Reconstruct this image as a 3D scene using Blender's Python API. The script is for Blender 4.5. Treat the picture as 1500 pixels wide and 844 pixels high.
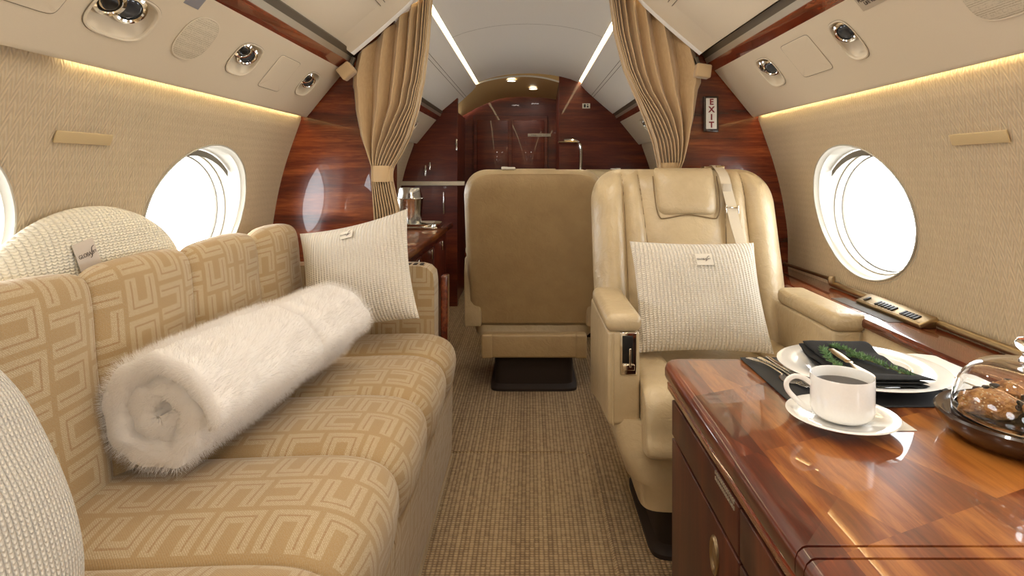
import bpy, bmesh, math, random
import numpy as np
from mathutils import Vector, Matrix, noise
for o in list(bpy.data.objects): bpy.data.objects.remove(o)
random.seed(4)
SC = bpy.context.scene; COL = SC.collection
PI = math.pi
# ---------------------------------------------------------------- camera, world, exposure
cd = bpy.data.cameras.new('camera'); cam = bpy.data.objects.new('camera', cd); COL.objects.link(cam)
cam.location = (0, 0, 1.05); cam.rotation_euler = (PI/2, 0, 0)
cd.sensor_width = 36; cd.lens = 36*900/1500; cd.shift_x = -26/1500; cd.shift_y = -172/1500
cd.clip_start = 0.05
SC.camera = cam
SC.view_settings.view_transform = 'Standard'; SC.view_settings.look = 'None'
SC.view_settings.exposure = 0.0; SC.view_settings.gamma = 1; SC.view_settings.use_curve_mapping = False
W = bpy.data.worlds.new('world'); SC.world = W; W.use_nodes = True
bg = W.node_tree.nodes['Background']; bg.inputs[0].default_value = (0.93, 0.97, 1, 1); bg.inputs[1].default_value = 9.5
WIN_Y = [-1.0, -0.05, 0.905, 1.855, 2.95, 3.9]
WIN_Z = 0.925
def area(name, loc, rot, sx, sy, e, col=(1, .95, .87), portal=False, spread=PI):
    l = bpy.data.lights.new(name, 'AREA'); l.shape = 'RECTANGLE'; l.size = sx; l.size_y = sy; l.energy = e; l.color = col
    l.spread = spread
    o = bpy.data.objects.new(name, l); COL.objects.link(o); o.location = loc; o.rotation_euler = rot
    if portal: l.cycles.is_portal = True
    return o
for wy in WIN_Y:                       # sampling portals in the window openings (they give no light of their own)
    area('window_portal', (-1.08, wy, WIN_Z), (0, -PI/2, 0), .5, .62, 1, portal=True)
    area('window_portal', (1.08, wy, WIN_Z), (0, PI/2, 0), .5, .62, 1, portal=True)
KEY = .45; FUR = True
for (x, y, e) in [(-.2, .75, 5), (.2, .75, 5), (-.2, -.3, 7), (.2, -.3, 7), (0, -1.1, 7), (-.2, 1.75, 5), (.2, 1.75, 5), (-.14, 5.0, 1.2), (.05, 5.15, 1.2)]:  # near-cabin lamps are added unseen fill; the rear ones belong to the soffit
    z = 1.81 if y < 4.9 else 1.70
    area('soffit_and_fill_lamp', (x, y, z-.012), (0, 0, 0), .07, .07, e*KEY)

# ---------------------------------------------------------------- node helpers and materials
def lin(c):
    f = lambda v: (v/255/12.92) if v/255 <= .04045 else ((v/255+.055)/1.055)**2.4
    return (f(c[0]), f(c[1]), f(c[2]), 1)
class NT:
    def __init__(s, name):
        s.m = bpy.data.materials.new(name); s.m.use_nodes = True; s.t = s.m.node_tree; s.n = s.t.nodes
        s.b = s.n['Principled BSDF']
    def new(s, typ, **k):
        n = s.n.new(typ)
        for a, b in k.items(): setattr(n, a, b)
        return n
    def put(s, sock, v):
        if hasattr(v, 'is_linked') or isinstance(v, bpy.types.NodeSocket): s.t.links.new(v, sock)
        else: sock.default_value = v
    def ma(s, op, a, b=0.0, c=0.0):
        n = s.new('ShaderNodeMath', operation=op)
        for i, v in enumerate((a, b, c)): s.put(n.inputs[i], v)
        return n.outputs[0]
    def coord(s, kind='Object'):
        return s.new('ShaderNodeTexCoord').outputs[kind]
    def sep(s, v):
        n = s.new('ShaderNodeSeparateXYZ'); s.put(n.inputs[0], v); return n.outputs
    def comb(s, x, y, z=0.0):
        n = s.new('ShaderNodeCombineXYZ')
        for i, v in enumerate((x, y, z)): s.put(n.inputs[i], v)
        return n.outputs[0]
    def scale(s, v, sc):
        n = s.new('ShaderNodeMapping'); s.put(n.inputs[0], v); n.inputs['Scale'].default_value = sc; return n.outputs[0]
    def noise(s, v, sc, det=3, rough=.5, dist=0.0, out=0):
        n = s.new('ShaderNodeTexNoise'); s.put(n.inputs['Vector'], v)
        n.inputs['Scale'].default_value = sc; n.inputs['Detail'].default_value = det
        n.inputs['Roughness'].default_value = rough; n.inputs['Distortion'].default_value = dist
        return n.outputs[out]
    def ramp(s, f, stops):
        n = s.new('ShaderNodeValToRGB'); s.put(n.inputs[0], f); r = n.color_ramp
        while len(r.elements) > 1: r.elements.remove(r.elements[-1])
        r.elements[0].position = stops[0][0]; r.elements[0].color = stops[0][1]
        for p, c in stops[1:]:
            e = r.elements.new(p); e.color = c
        return n.outputs[0]
    def mix(s, f, a, b, blend='MIX'):
        n = s.new('ShaderNodeMix', data_type='RGBA', blend_type=blend); s.put(n.inputs[0], f); s.put(n.inputs[6], a); s.put(n.inputs[7], b)
        return n.outputs[2]
    def bump(s, h, strength=.5, dist=.002, nrm=None):
        n = s.new('ShaderNodeBump'); s.put(n.inputs['Height'], h); n.inputs['Strength'].default_value = strength
        n.inputs['Distance'].default_value = dist
        if nrm is not None: s.put(n.inputs['Normal'], nrm)
        return n.outputs[0]
    def set(s, col=None, rough=None, metal=None, nrm=None, **k):
        for key, v in (('Base Color', col), ('Roughness', rough), ('Metallic', metal), ('Normal', nrm)):
            if v is not None: s.put(s.b.inputs[key], v)
        for key, v in k.items(): s.put(s.b.inputs[key.replace('_', ' ')], v)
        return s.m
def plain(name, c, rough=.5, metal=0.0, bump=0.0, bsc=300, **k):
    t = NT(name); nrm = None
    f = t.noise(t.coord(), bsc, 2)
    col = t.mix(f, lin(tuple(x*.97 for x in c)), lin(c))
    if bump: nrm = t.bump(f, bump, .001)
    return t.set(col, rough, metal, nrm, **k)
def emit(name, c, s):
    t = NT(name); return t.set((0, 0, 0, 1), .5, Emission_Color=c, Emission_Strength=s)

def m_leather(name, c, c2, rough=.30):
    t = NT(name); co = t.coord()
    big = t.noise(co, 9, 4, .6)
    v = t.new('ShaderNodeTexVoronoi', feature='F1'); t.put(v.inputs['Vector'], co); v.inputs['Scale'].default_value = 420
    wr = t.noise(co, 26, 5, .62, 1.2)
    n1 = t.bump(v.outputs[0], .22, .0006); n2 = t.bump(wr, .42, .008, n1)
    col = t.mix(t.ramp(big, [(.35, (0, 0, 0, 1)), (.65, (1, 1, 1, 1))]), lin(c), lin(c2))
    return t.set(col, rough, 0.0, n2, Specular_IOR_Level=.55)
def m_wood(name, axis, dark, mid, light, sc=1.0, rough=.22, coat=1.0, contrast=1.0, blocks=False):
    t = NT(name); co = t.coord()
    s = [11*sc]*3; s[axis] = 1.0*sc
    v = t.scale(co, s)
    if blocks:
        p = t.sep(co); bx = t.ma('FLOOR', t.ma('MULTIPLY', t.ma('ADD', p[0], t.ma('MULTIPLY', p[1], .45)), 5.2))
        by = t.ma('FLOOR', t.ma('MULTIPLY', t.ma('SUBTRACT', p[1], t.ma('MULTIPLY', p[0], .45)), 4.3))
        wn = t.new('ShaderNodeTexWhiteNoise', noise_dimensions='2D'); t.put(wn.inputs['Vector'], t.comb(bx, by)); 
        ad = t.new('ShaderNodeVectorMath', operation='ADD'); t.put(ad.inputs[0], v)
        mu = t.new('ShaderNodeVectorMath', operation='SCALE'); t.put(mu.inputs[0], wn.outputs[1]); mu.inputs['Scale'].default_value = 5
        t.put(ad.inputs[1], mu.outputs[0]); v = ad.outputs[0]
    a = t.noise(v, 1.0, 6, .62, .7)
    b = t.noise(v, 6.0, 5, .7, .8)
    f = t.ma('ADD', t.ma('MULTIPLY', a, .68), t.ma('MULTIPLY', b, .32))
    if blocks: f = t.ma('ADD', f, t.ma('MULTIPLY', t.ma('SUBTRACT', wn.outputs[0], .5), .16))
    h = .16/contrast
    col = t.ramp(f, [(.5-h, lin(dark)), (.5, lin(mid)), (.5+h, lin(light))])
    if blocks:
        edge = t.ma('MAXIMUM', t.ma('LESS_THAN', p[0], -.238), t.ma('GREATER_THAN', p[1], .545))
        col = t.mix(edge, col, t.ramp(f, [(.34, lin((40, 12, 7))), (.5, lin((84, 30, 15))), (.66, lin((128, 58, 28)))]))
    return t.set(col, rough, 0.0, None, Coat_Weight=coat, Coat_Roughness=.012, Coat_IOR=1.5, Specular_IOR_Level=.4)
def m_key(name, cell=.088):
    t = NT(name); p = t.sep(t.coord('UV'))
    u = t.ma('DIVIDE', p[0], cell); v = t.ma('DIVIDE', p[1], cell*1.18)
    iv = t.ma('FLOOR', v); u = t.ma('ADD', u, t.ma('MULTIPLY', iv, .37)); iu = t.ma('FLOOR', u)
    x = t.ma('SUBTRACT', t.ma('FRACT', u), .5); y = t.ma('SUBTRACT', t.ma('FRACT', v), .5)
    wn = t.new('ShaderNodeTexWhiteNoise', noise_dimensions='2D'); t.put(wn.inputs['Vector'], t.comb(iu, iv))
    c = t.sep(wn.outputs[1])
    sw = t.ma('GREATER_THAN', c[0], .5); sg = t.ma('SUBTRACT', t.ma('MULTIPLY', t.ma('GREATER_THAN', c[1], .5), 2), 1)
    X = t.ma('ADD', t.ma('MULTIPLY', x, t.ma('SUBTRACT', 1, sw)), t.ma('MULTIPLY', y, sw))
    Y = t.ma('MULTIPLY', t.ma('ADD', t.ma('MULTIPLY', y, t.ma('SUBTRACT', 1, sw)), t.ma('MULTIPLY', x, sw)), sg)
    M = t.ma('MAXIMUM', t.ma('ABSOLUTE', X), t.ma('MULTIPLY', Y, -1))
    m1 = t.ma('MULTIPLY', t.ma('GREATER_THAN', M, .14), t.ma('LESS_THAN', M, .44))
    mask = t.ma('MULTIPLY', m1, t.ma('LESS_THAN', Y, .44))
    gr = t.ma('MULTIPLY', t.ma('LESS_THAN', t.ma('ABSOLUTE', t.ma('SUBTRACT', M, .29)), .022), t.ma('LESS_THAN', Y, .38))
    mask2 = t.ma('MULTIPLY', mask, t.ma('SUBTRACT', 1, gr))
    tw = t.ma('SINE', t.ma('MULTIPLY', t.ma('ADD', p[0], p[1]), 2*PI/.0042))
    hatch = t.ma('ADD', t.ma('ADD', .40, t.ma('MULTIPLY', tw, .26)), t.ma('MULTIPLY', t.noise(t.coord('UV'), 60, 3), .30))
    fine = t.noise(t.scale(t.coord('UV'), (1, 1, 1)), 900, 2)
    base = t.mix(fine, lin((160, 129, 84)), lin((174, 143, 99)))
    groove = t.mix(t.ma('MULTIPLY', mask, gr), base, lin((158, 122, 84)))
    col = t.mix(t.ma('MULTIPLY', mask2, hatch), groove, lin((204, 190, 162)))
    col = t.mix(t.ramp(t.noise(t.scale(t.coord('UV'), (1, 1, 1)), 420, 2, .6), [(.42, (0, 0, 0, 1)), (.62, (1, 1, 1, 1))]), col, t.mix(.5, base, lin((176, 158, 124))))
    hgt = t.ma('ADD', t.ma('MULTIPLY', mask2, 1.0), t.ma('MULTIPLY', tw, .25))
    return t.set(col, .82, 0.0, t.bump(hgt, .5, .0008), Sheen_Weight=.25)
def m_wall(name, c1, c2):
    t = NT(name); p = t.sep(t.coord())
    y = p[1]; z = p[2]
    tri = t.ma('PINGPONG', y, .0115)
    w = t.ma('FRACT', t.ma('DIVIDE', t.ma('ADD', z, t.ma('MULTIPLY', tri, 3.0)), .0235))
    ridge = t.ma('ABSOLUTE', t.ma('SUBTRACT', t.ma('MULTIPLY', w, 2), 1))
    thr = t.ma('SINE', t.ma('MULTIPLY', z, 2*PI/.0026)); thy = t.ma('SINE', t.ma('MULTIPLY', y, 2*PI/.0030))
    n = t.noise(t.coord(), 130, 3)
    h = t.ma('ADD', t.ma('ADD', t.ma('MULTIPLY', ridge, 1.3), t.ma('MULTIPLY', t.ma('MULTIPLY', thr, thy), .25)), t.ma('MULTIPLY', n, .8))
    col = t.mix(t.ma('ADD', t.ma('MULTIPLY', ridge, .5), t.ma('MULTIPLY', n, .5)), lin(c1), lin(c2))
    return t.set(col, .8, 0.0, t.bump(h, .9, .0034), Sheen_Weight=.15)
def m_carpet(name):
    t = NT(name); co = t.coord(); p = t.sep(co)
    sx = t.ma('SINE', t.ma('MULTIPLY', p[0], 2*PI/.026)); sy = t.ma('SINE', t.ma('MULTIPLY', p[1], 2*PI/.021))
    # basket of small loops, irregular in brightness
    ix = t.ma('FLOOR', t.ma('DIVIDE', p[0], .013)); iy = t.ma('FLOOR', t.ma('DIVIDE', p[1], .0105))
    wn = t.new('ShaderNodeTexWhiteNoise', noise_dimensions='2D'); t.put(wn.inputs['Vector'], t.comb(ix, iy))
    wx = t.new('ShaderNodeTexWhiteNoise', noise_dimensions='1D'); t.put(wx.inputs['W'], ix)
    cell = t.ma('MULTIPLY', t.ma('ADD', t.ma('ABSOLUTE', sx), .15), t.ma('ADD', t.ma('ABSOLUTE', sy), .15))
    n = t.noise(co, 260, 3, .7)
    f = t.ma('ADD', t.ma('MULTIPLY', cell, .42), t.ma('ADD', t.ma('MULTIPLY', wn.outputs[0], .22), t.ma('ADD', t.ma('MULTIPLY', n, .28), t.ma('MULTIPLY', wx.outputs[0], .16))))
    col = t.ramp(f, [(.15, lin((98, 74, 48))), (.5, lin((150, 122, 86))), (.85, lin((196, 170, 130)))])
    return t.set(col, .95, 0.0, t.bump(t.ma('ADD', cell, t.ma('MULTIPLY', n, .6)), .9, .004), Sheen_Weight=.1)
def m_knit(name, c, rib=.0105, wear=.97):
    t = NT(name); p = t.sep(t.coord('UV'))
    r = t.ma('ABSOLUTE', t.ma('SINE', t.ma('MULTIPLY', p[0], PI/rib)))
    st = t.ma('ABSOLUTE', t.ma('SINE', t.ma('ADD', t.ma('MULTIPLY', p[1], PI/.0062), t.ma('MULTIPLY', r, 1.2))))
    n = t.noise(t.coord('UV'), 500, 2)
    h = t.ma('ADD', t.ma('POWER', r, .6), t.ma('ADD', t.ma('MULTIPLY', st, .42), t.ma('MULTIPLY', n, .2)))
    col = t.mix(n, lin(tuple(x*wear for x in c)), lin(c))
    return t.set(col, .95, 0.0, t.bump(h, 1.0, .0042), Sheen_Weight=.2)
def m_plush(name):
    t = NT(name); co = t.coord()
    n = t.noise(co, 500, 4, .8); b = t.noise(co, 16, 4, .6, .6)
    col = t.mix(b, lin((244, 236, 229)), lin((252, 248, 244)))
    return t.set(col, 1.0, 0.0, t.bump(t.ma('ADD', t.ma('MULTIPLY', n, .5), b), .45, .006), Sheen_Weight=.7, Sheen_Roughness=.6)
def m_curtain(name):
    t = NT(name); p = t.sep(t.coord('UV'))
    v = t.noise(t.scale(t.coord('UV'), (320, 26, 1)), 1.0, 4, .6)
    w = t.noise(t.scale(t.coord('UV'), (900, 900, 1)), 1.0, 2, .5)
    col = t.mix(v, lin((172, 140, 98)), lin((205, 176, 134)))
    m = t.set(col, .75, 0.0, t.bump(t.ma('ADD', v, w), .4, .0008), Sheen_Weight=.3)
    return m
def m_grille(name, c):
    t = NT(name); co = t.coord()
    v = t.new('ShaderNodeTexVoronoi', feature='F1'); t.put(v.inputs['Vector'], co); v.inputs['Scale'].default_value = 330
    v.inputs['Randomness'].default_value = .3
    col = t.ramp(v.outputs[0], [(.25, lin((150, 136, 112))), (.42, lin(c))])
    return t.set(col, .7, 0.0, t.bump(v.outputs[0], .5, .001))
def m_pane(name):
    t = NT(name); t.n.remove(t.b)
    tr = t.new('ShaderNodeBsdfTransparent'); gl = t.new('ShaderNodeBsdfGlossy'); gl.inputs['Roughness'].default_value = .02
    mx = t.new('ShaderNodeMixShader'); mx.inputs[0].default_value = .06; t.put(mx.inputs[1], tr.outputs[0]); t.put(mx.inputs[2], gl.outputs[0])
    t.t.links.new(mx.outputs[0], t.n['Material Output'].inputs[0]); return t.m
def m_pastry(name):
    t = NT(name); co = t.coord()
    n = t.noise(co, 60, 6, .7, .5)
    col = t.ramp(n, [(.3, lin((110, 62, 26))), (.5, lin((188, 126, 62))), (.7, lin((232, 184, 116)))])
    return t.set(col, .6, 0.0, t.bump(n, 1.0, .006))
M = dict(
    ceil_front=plain('ceiling_panel_lit_tone', (226, 213, 190), .5, bump=.02, bsc=500),  # near ceiling's local lighting is put into this cream colour
    wallstrip=plain('leather_wall_strip', (196, 172, 128), .5),
    crease_shade=plain('leather_crease_shade', (120, 98, 66), .55),  # dark tone stands for crease shade along the seams
    wall=m_wall('woven_wall_fabric', (206, 180, 140), (242, 220, 184)),
    cream=plain('cream_panel', (216, 202, 178), .42, bump=.03, bsc=600),
    ceil=plain('ceiling_panel', (243, 239, 230), .5, bump=.02, bsc=500),
    seam=plain('panel_seam', (120, 108, 90), .6),
    leather=m_leather('beige_leather', (182, 161, 126), (196, 175, 139)),
    leather_d=m_leather('shaded_leather_shell', (176, 150, 110), (186, 160, 118), .42),  # rear shell's shading is put into this darker leather tone
    sidewall=m_leather('side_panel_leather', (216, 192, 150), (220, 197, 156), .5),
    wood_h=m_wood('mahogany_crossgrain', 0, (52, 15, 8), (104, 40, 18), (160, 82, 40), 1.2, coat=.8),
    wood_dk=m_wood('mahogany_dark', 0, (50, 13, 8), (92, 32, 16), (136, 62, 30), 1.0, contrast=.8, rough=.38, coat=.22),
    wood_y=m_wood('mahogany_long', 1, (48, 14, 8), (92, 34, 16), (150, 74, 36), 1.6),
    wood_rail=m_wood('mahogany_rail', 1, (70, 22, 10), (124, 48, 22), (168, 86, 42), 3.0),
    wood_top=m_wood('burl_tabletop', 1, (62, 24, 9), (124, 62, 24), (186, 118, 54), 1.3, rough=.3, coat=.75, blocks=True, contrast=.9),
    wood_side=m_wood('console_side', 2, (34, 12, 7), (64, 27, 13), (94, 44, 22), .9, rough=.45, coat=.12),
    key=m_key('key_pattern_fabric'), carpet=m_carpet('woven_carpet'),
    knit=m_knit('ribbed_knit', (232, 222, 206)), knit_w=m_knit('ribbed_knit_cream', (240, 232, 212), .014),
    knit_g=m_knit('fine_knit', (226, 218, 204), .0072),
    plush=m_plush('plush_throw'), curtain=m_curtain('curtain_fabric'),
    grille=m_grille('speaker_grille_cloth', (206, 194, 170)),
    chrome=plain('chrome', (235, 232, 226), .09, 1.0), brass=plain('satin_brass', (176, 154, 120), .34, 1.0),
    alu=plain('satin_rail', (190, 180, 160), .35, .6), darkrail=plain('rail_groove', (84, 74, 58), .5),
    steel=plain('hammered_steel', (225, 225, 225), .16, 1.0, bump=.6, bsc=90),
    black=plain('black_plastic', (22, 20, 19), .35), lens=plain('smoked_lens', (70, 74, 80), .08, .3),
    white=plain('white_trim', (222, 218, 208), .35), frame=plain('window_trim', (190, 184, 170), .4),
    shade=plain('window_blind_edge', (120, 112, 98), .5),
    china=plain('white_china', (246, 244, 240), .12, Coat_Weight=.6, Coat_Roughness=.03),
    coffee=plain('coffee', (26, 12, 6), .08), mat=plain('black_placemat', (40, 41, 44), .6, bump=.5, bsc=900),
    blackcloth=plain('black_linen', (20, 20, 21), .9, bump=.5, bsc=700), whitecloth=plain('white_linen', (240, 238, 234), .85, bump=.2, bsc=700),
    tag=plain('label_satin', (204, 192, 180), .5), tagw=plain('label_ivory', (226, 218, 204), .5),
    ink=plain('ink', (58, 44, 40), .6), red=plain('exit_red', (120, 24, 30), .5), darkbrown=plain('dark_wood_tray', (46, 24, 14), .25, Coat_Weight=.6),
    strap=plain('belt_webbing', (206, 192, 168), .45, bump=.5, bsc=500),
    herb=plain('herb_leaf', (104, 138, 88), .6), stem=plain('herb_stem', (118, 110, 62), .7),
    pastry=m_pastry('baked_crust'), choc=plain('chocolate', (30, 16, 10), .4), sugar=plain('sugar_crystals', (240, 214, 170), .3),
    pane=m_pane('window_pane'), placard=plain('placard_grey', (138, 136, 140), .5), placardb=plain('placard_beige', (186, 172, 150), .5),
    light=emit('warm_strip_light', (1, .80, .46, 1), 15.0), wash=emit('warm_wash_light', (1, .82, .46, 1), 26.0),
    disc=emit('downlight_lens', (1, .88, .66, 1), 12.0),
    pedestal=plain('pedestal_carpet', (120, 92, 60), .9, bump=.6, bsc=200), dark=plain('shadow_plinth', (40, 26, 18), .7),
    soffit=plain('gold_soffit', (200, 166, 110), .5),
)
g = NT('clear_glass'); g.set((1, 1, 1, 1), 0.0, 0.0, None, Transmission_Weight=1.0, IOR=1.45); M['glass'] = g.m

# ---------------------------------------------------------------- mesh helpers
def shift(vf, d): return ([(v[0]+d[0], v[1]+d[1], v[2]+d[2]) for v in vf[0]], vf[1])
def join(*parts):
    V, F = [], []
    for v, f in parts:
        n = len(V); V += [tuple(p) for p in v]; F += [tuple(i+n for i in q) for q in f]
    return V, F
def tf(vf, mat): return ([tuple(mat @ Vector(v)) for v in vf[0]], vf[1])
def from_bm(bm):
    V = [tuple(v.co) for v in bm.verts]; bm.verts.index_update(); F = [tuple(v.index for v in f.verts) for f in bm.faces]; bm.free(); return V, F
def rbox(c, s, r=.01, seg=3):
    bm = bmesh.new(); bmesh.ops.create_cube(bm, size=1.0)
    for v in bm.verts: v.co = Vector((v.co.x*s[0], v.co.y*s[1], v.co.z*s[2]))
    r = min(r, min(s)*.49)
    if r > 0: bmesh.ops.bevel(bm, geom=list(bm.edges), offset=r, segments=seg, profile=.5, affect='EDGES')
    for v in bm.verts: v.co += Vector(c)
    return from_bm(bm)
def box2(a, b, r=.0, seg=3):
    return rbox([(a[i]+b[i])/2 for i in range(3)], [abs(b[i]-a[i]) for i in range(3)], r, seg)
def loft(rings, closed=True, cap=True):
    n = len(rings[0]); V = [tuple(p) for r in rings for p in r]; F = []
    for i in range(len(rings)-1):
        for j in range(n if closed else n-1):
            k = (j+1) % n; F.append((i*n+j, i*n+k, (i+1)*n+k, (i+1)*n+j))
    if cap:
        F.append(tuple(range(n-1, -1, -1))); F.append(tuple((len(rings)-1)*n+j for j in range(n)))
    return V, F
def prism(poly, y0, y1, axis=1):
    def P(p, t):
        return (p[0], t, p[1]) if axis == 1 else ((t, p[0], p[1]) if axis == 0 else (p[0], p[1], t))
    return loft([[P(p, y0) for p in poly], [P(p, y1) for p in poly]])
def lathe(prof, n=48, c=(0, 0, 0), cap=False):
    return loft([[(c[0]+r*math.cos(2*PI*j/n), c[1]+r*math.sin(2*PI*j/n), c[2]+z) for j in range(n)] for r, z in prof], True, cap)
def tube(pts, r, n=10, flat=1.0, up=(0, 0, 1)):
    pts = [Vector(p) for p in pts]; rings = []
    for i, p in enumerate(pts):
        d = (pts[min(i+1, len(pts)-1)]-pts[max(i-1, 0)]).normalized()
        u = Vector(up); 
        if abs(d.dot(u)) > .95: u = Vector((1, 0, 0))
        a = d.cross(u).normalized(); b = a.cross(d).normalized()
        ri = r[i] if isinstance(r, (list, tuple)) else r
        rings.append([tuple(p+a*ri*math.cos(2*PI*k/n)+b*ri*flat*math.sin(2*PI*k/n)) for k in range(n)])
    return loft(rings)
def disc_ell(c, u, v, n, depth, N=40):
    """elliptic puck: centre c, half axes u,v (vectors), extruded from 0 to depth along n"""
    c, u, v, n = Vector(c), Vector(u), Vector(v), Vector(n)
    R = lambda d: [tuple(c+u*math.cos(2*PI*k/N)+v*math.sin(2*PI*k/N)+n*d) for k in range(N)]
    return loft([R(0), R(depth)])
def smoothpath(pts, k=8):
    P = [Vector(p) for p in pts]; out = []
    for i in range(len(P)-1):
        a, b, c, d = P[max(i-1, 0)], P[i], P[i+1], P[min(i+2, len(P)-1)]
        for s in range(k):
            t = s/k; out.append(.5*((2*b)+(c-a)*t+(2*a-5*b+4*c-d)*t*t+(-a+3*b-3*c+d)*t**3))
    out.append(P[-1]); return out
def mk(name, vf, mat, parent=None, uv=None, smooth=True, ang=40):
    """one mesh object; vertices are in the parent's own space (world space if there is no parent)"""
    me = bpy.data.meshes.new(name); me.from_pydata([tuple(v) for v in vf[0]], [], vf[1]); me.update()
    bm = bmesh.new(); bm.from_mesh(me); bmesh.ops.recalc_face_normals(bm, faces=bm.faces); bm.to_mesh(me); bm.free()
    if uv is not None:
        L = me.uv_layers.new(name='UVMap')
        for lp in me.loops: L.data[lp.index].uv = uv[lp.vertex_index]
    if smooth:
        me.polygons.foreach_set('use_smooth', [True]*len(me.polygons)); me.set_sharp_from_angle(angle=math.radians(ang))
    me.materials.append(M[mat] if isinstance(mat, str) else mat)
    o = bpy.data.objects.new(name, me); COL.objects.link(o)
    if parent is not None: o.parent = parent
    return o
def cut(o, vf):
    me = bpy.data.meshes.new('cutter'); me.from_pydata([tuple(v) for v in vf[0]], [], vf[1])
    bm = bmesh.new(); bm.from_mesh(me); bmesh.ops.recalc_face_normals(bm, faces=bm.faces); bm.to_mesh(me); bm.free()
    c = bpy.data.objects.new('cutter', me); COL.objects.link(c)
    md = o.modifiers.new('b', 'BOOLEAN'); md.operation = 'DIFFERENCE'; md.object = c; md.solver = 'EXACT'
    bpy.context.view_layer.update()
    dg = bpy.context.evaluated_depsgraph_get()
    nm = bpy.data.meshes.new_from_object(o.evaluated_get(dg)); o.modifiers.clear(); o.data = nm
    bpy.data.objects.remove(c); nm.set_sharp_from_angle(angle=math.radians(40))
def tag(o, label, cat, group=None, kind=None):
    if label: o['label'] = label
    if cat: o['category'] = cat
    if group: o['group'] = group
    if kind: o['kind'] = kind
    return o
def thing(name, label, cat, loc=(0, 0, 0), rot=(0, 0, 0), group=None):
    o = bpy.data.objects.new(name, None); COL.objects.link(o); o.location = loc; o.rotation_euler = rot; o.empty_display_size = .05
    return tag(o, label, cat, group)
def struct(o): o['kind'] = 'structure'; return o
def text(name, body, size, mat, origin, ux, uy, parent=None, off=.0006, align='CENTER', spacing=1.0, ext=.0003, line=1.0, bold=0.0):
    c = bpy.data.curves.new(name, 'FONT'); c.body = body; c.size = size; c.align_x = align; c.align_y = 'CENTER'; c.extrude = ext; c.space_character = spacing; c.space_line = line; c.offset = bold
    o = bpy.data.objects.new(name, c); COL.objects.link(o); bpy.context.view_layer.update()
    me = bpy.data.meshes.new_from_object(o.evaluated_get(bpy.context.evaluated_depsgraph_get())); bpy.data.objects.remove(o)
    ux = Vector(ux).normalized(); uy = Vector(uy); uy = (uy-ux*uy.dot(ux)).normalized(); uz = ux.cross(uy)
    m = Matrix.Translation(Vector(origin)+uz*off) @ Matrix((ux, uy, uz)).transposed().to_4x4()
    me.transform(m); me.materials.clear(); me.materials.append(M[mat])
    ob = bpy.data.objects.new(name, me); COL.objects.link(ob)
    if parent: ob.parent = parent
    return ob

# ---------------------------------------------------------------- the shell
PROF = [(1.0, 0.0), (1.005, .30), (1.012, .645), (1.012, .79), (.998, .90), (.978, 1.0), (.950, 1.10), (.915, 1.20), (.897, 1.25), (.897, 1.29), (.885, 1.42), (.80, 1.54), (.70, 1.60)]
def profx(z): return float(np.interp(z, [p[1] for p in PROF], [p[0] for p in PROF]))
Y0, Y1 = -1.6, 5.0
from mathutils.geometry import interpolate_bezier
def finer(pr, k=4):
    return [(p[0], p[1]) for p in ((v.x, v.y) for v in smoothpath([(a, b, 0) for a, b in pr], k))]
def wall(side):
    pr = finer(PROF[2:8], 4); pr = [PROF[0], PROF[1]] + pr + PROF[8:]
    poly = [(side*x, z) for x, z in pr] + [(side*(x+.06), z) for x, z in reversed(pr)]
    o = mk('wall_left' if side < 0 else 'wall_right', prism(poly, Y0, Y1), 'wall')
    for wy in WIN_Y:
        cut(o, disc_ell((side*.85, wy, WIN_Z), (0, .272, 0), (0, 0, .199), (side*1, 0, 0), .4, 56))
    return struct(o)
wall(-1); wall(1)
wn = 0
for side in (-1, 1):
    for wy in WIN_Y:
        wn += 1
        def ring(x, a, b, dz=0.0, N=64):
            out = []
            for k in range(N):
                c, s = math.cos(2*PI*k/N), math.sin(2*PI*k/N)
                z = WIN_Z+dz+b*s; out.append((side*(x(z) if callable(x) else x), wy+a*c, z))
            return out
        e = bpy.data.objects.new('window_%d' % wn, None); COL.objects.link(e); struct(e)
        fx = lambda d: (lambda z: profx(z)+d)
        rr = [ring(fx(-.001), .277, .204), ring(fx(-.004), .2755, .2025), ring(fx(-.003), .2725, .1995), ring(fx(.010), .2695, .1965), ring(fx(.012), .267, .194), ring(1.03, .265, .192), ring(1.045, .260, .187), ring(1.075, .260, .187), ring(1.079, .292, .225), ring(1.03, .292, .225), ring(fx(.0), .284, .211)]
        V, F = loft(rr, True, False); mk('window_frame', (V, F), 'frame', e)
        mk('inner_ring', loft([ring(1.050, .260, .187), ring(1.048, .255, .182), ring(1.060, .250, .178), ring(1.070, .250, .178)], True, False), 'white', e)
        mk('gasket', loft([ring(1.0695, .250, .178), ring(1.0695, .246, .174), ring(1.076, .246, .174)], True, False), 'shade', e)
        mk('blind_edge', loft([[(side*1.010, wy-.20+.4*t/12, WIN_Z+.190*math.sqrt(max(0.0, 1-((-.20+.4*t/12)/.265)**2))+d) for t in range(13)] for d in (-.001, -.020)], False, False), 'shade', e)
        mk('window_pane', loft([ring(1.073, .262, .190), ring(1.075, .262, .190)]), 'pane', e)
fl = struct(mk('floor', box2((-1.1, Y0, -.05), (1.1, 6.0, 0)), 'carpet', smooth=False))
# lifted runner hatch in the aisle: a shallow carpet welt
hp = [(.232, -.8, 0), (.232, 1.2, 0), (.232, 2.16, 0), (.228, 2.25, 0), (.20, 2.285, 0), (.10, 2.29, 0), (-.285, 2.29, 0)]
mk('carpet_seam', tube([(p[0], p[1], .0) for p in hp], .0045, 8), 'carpet', fl)
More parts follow.
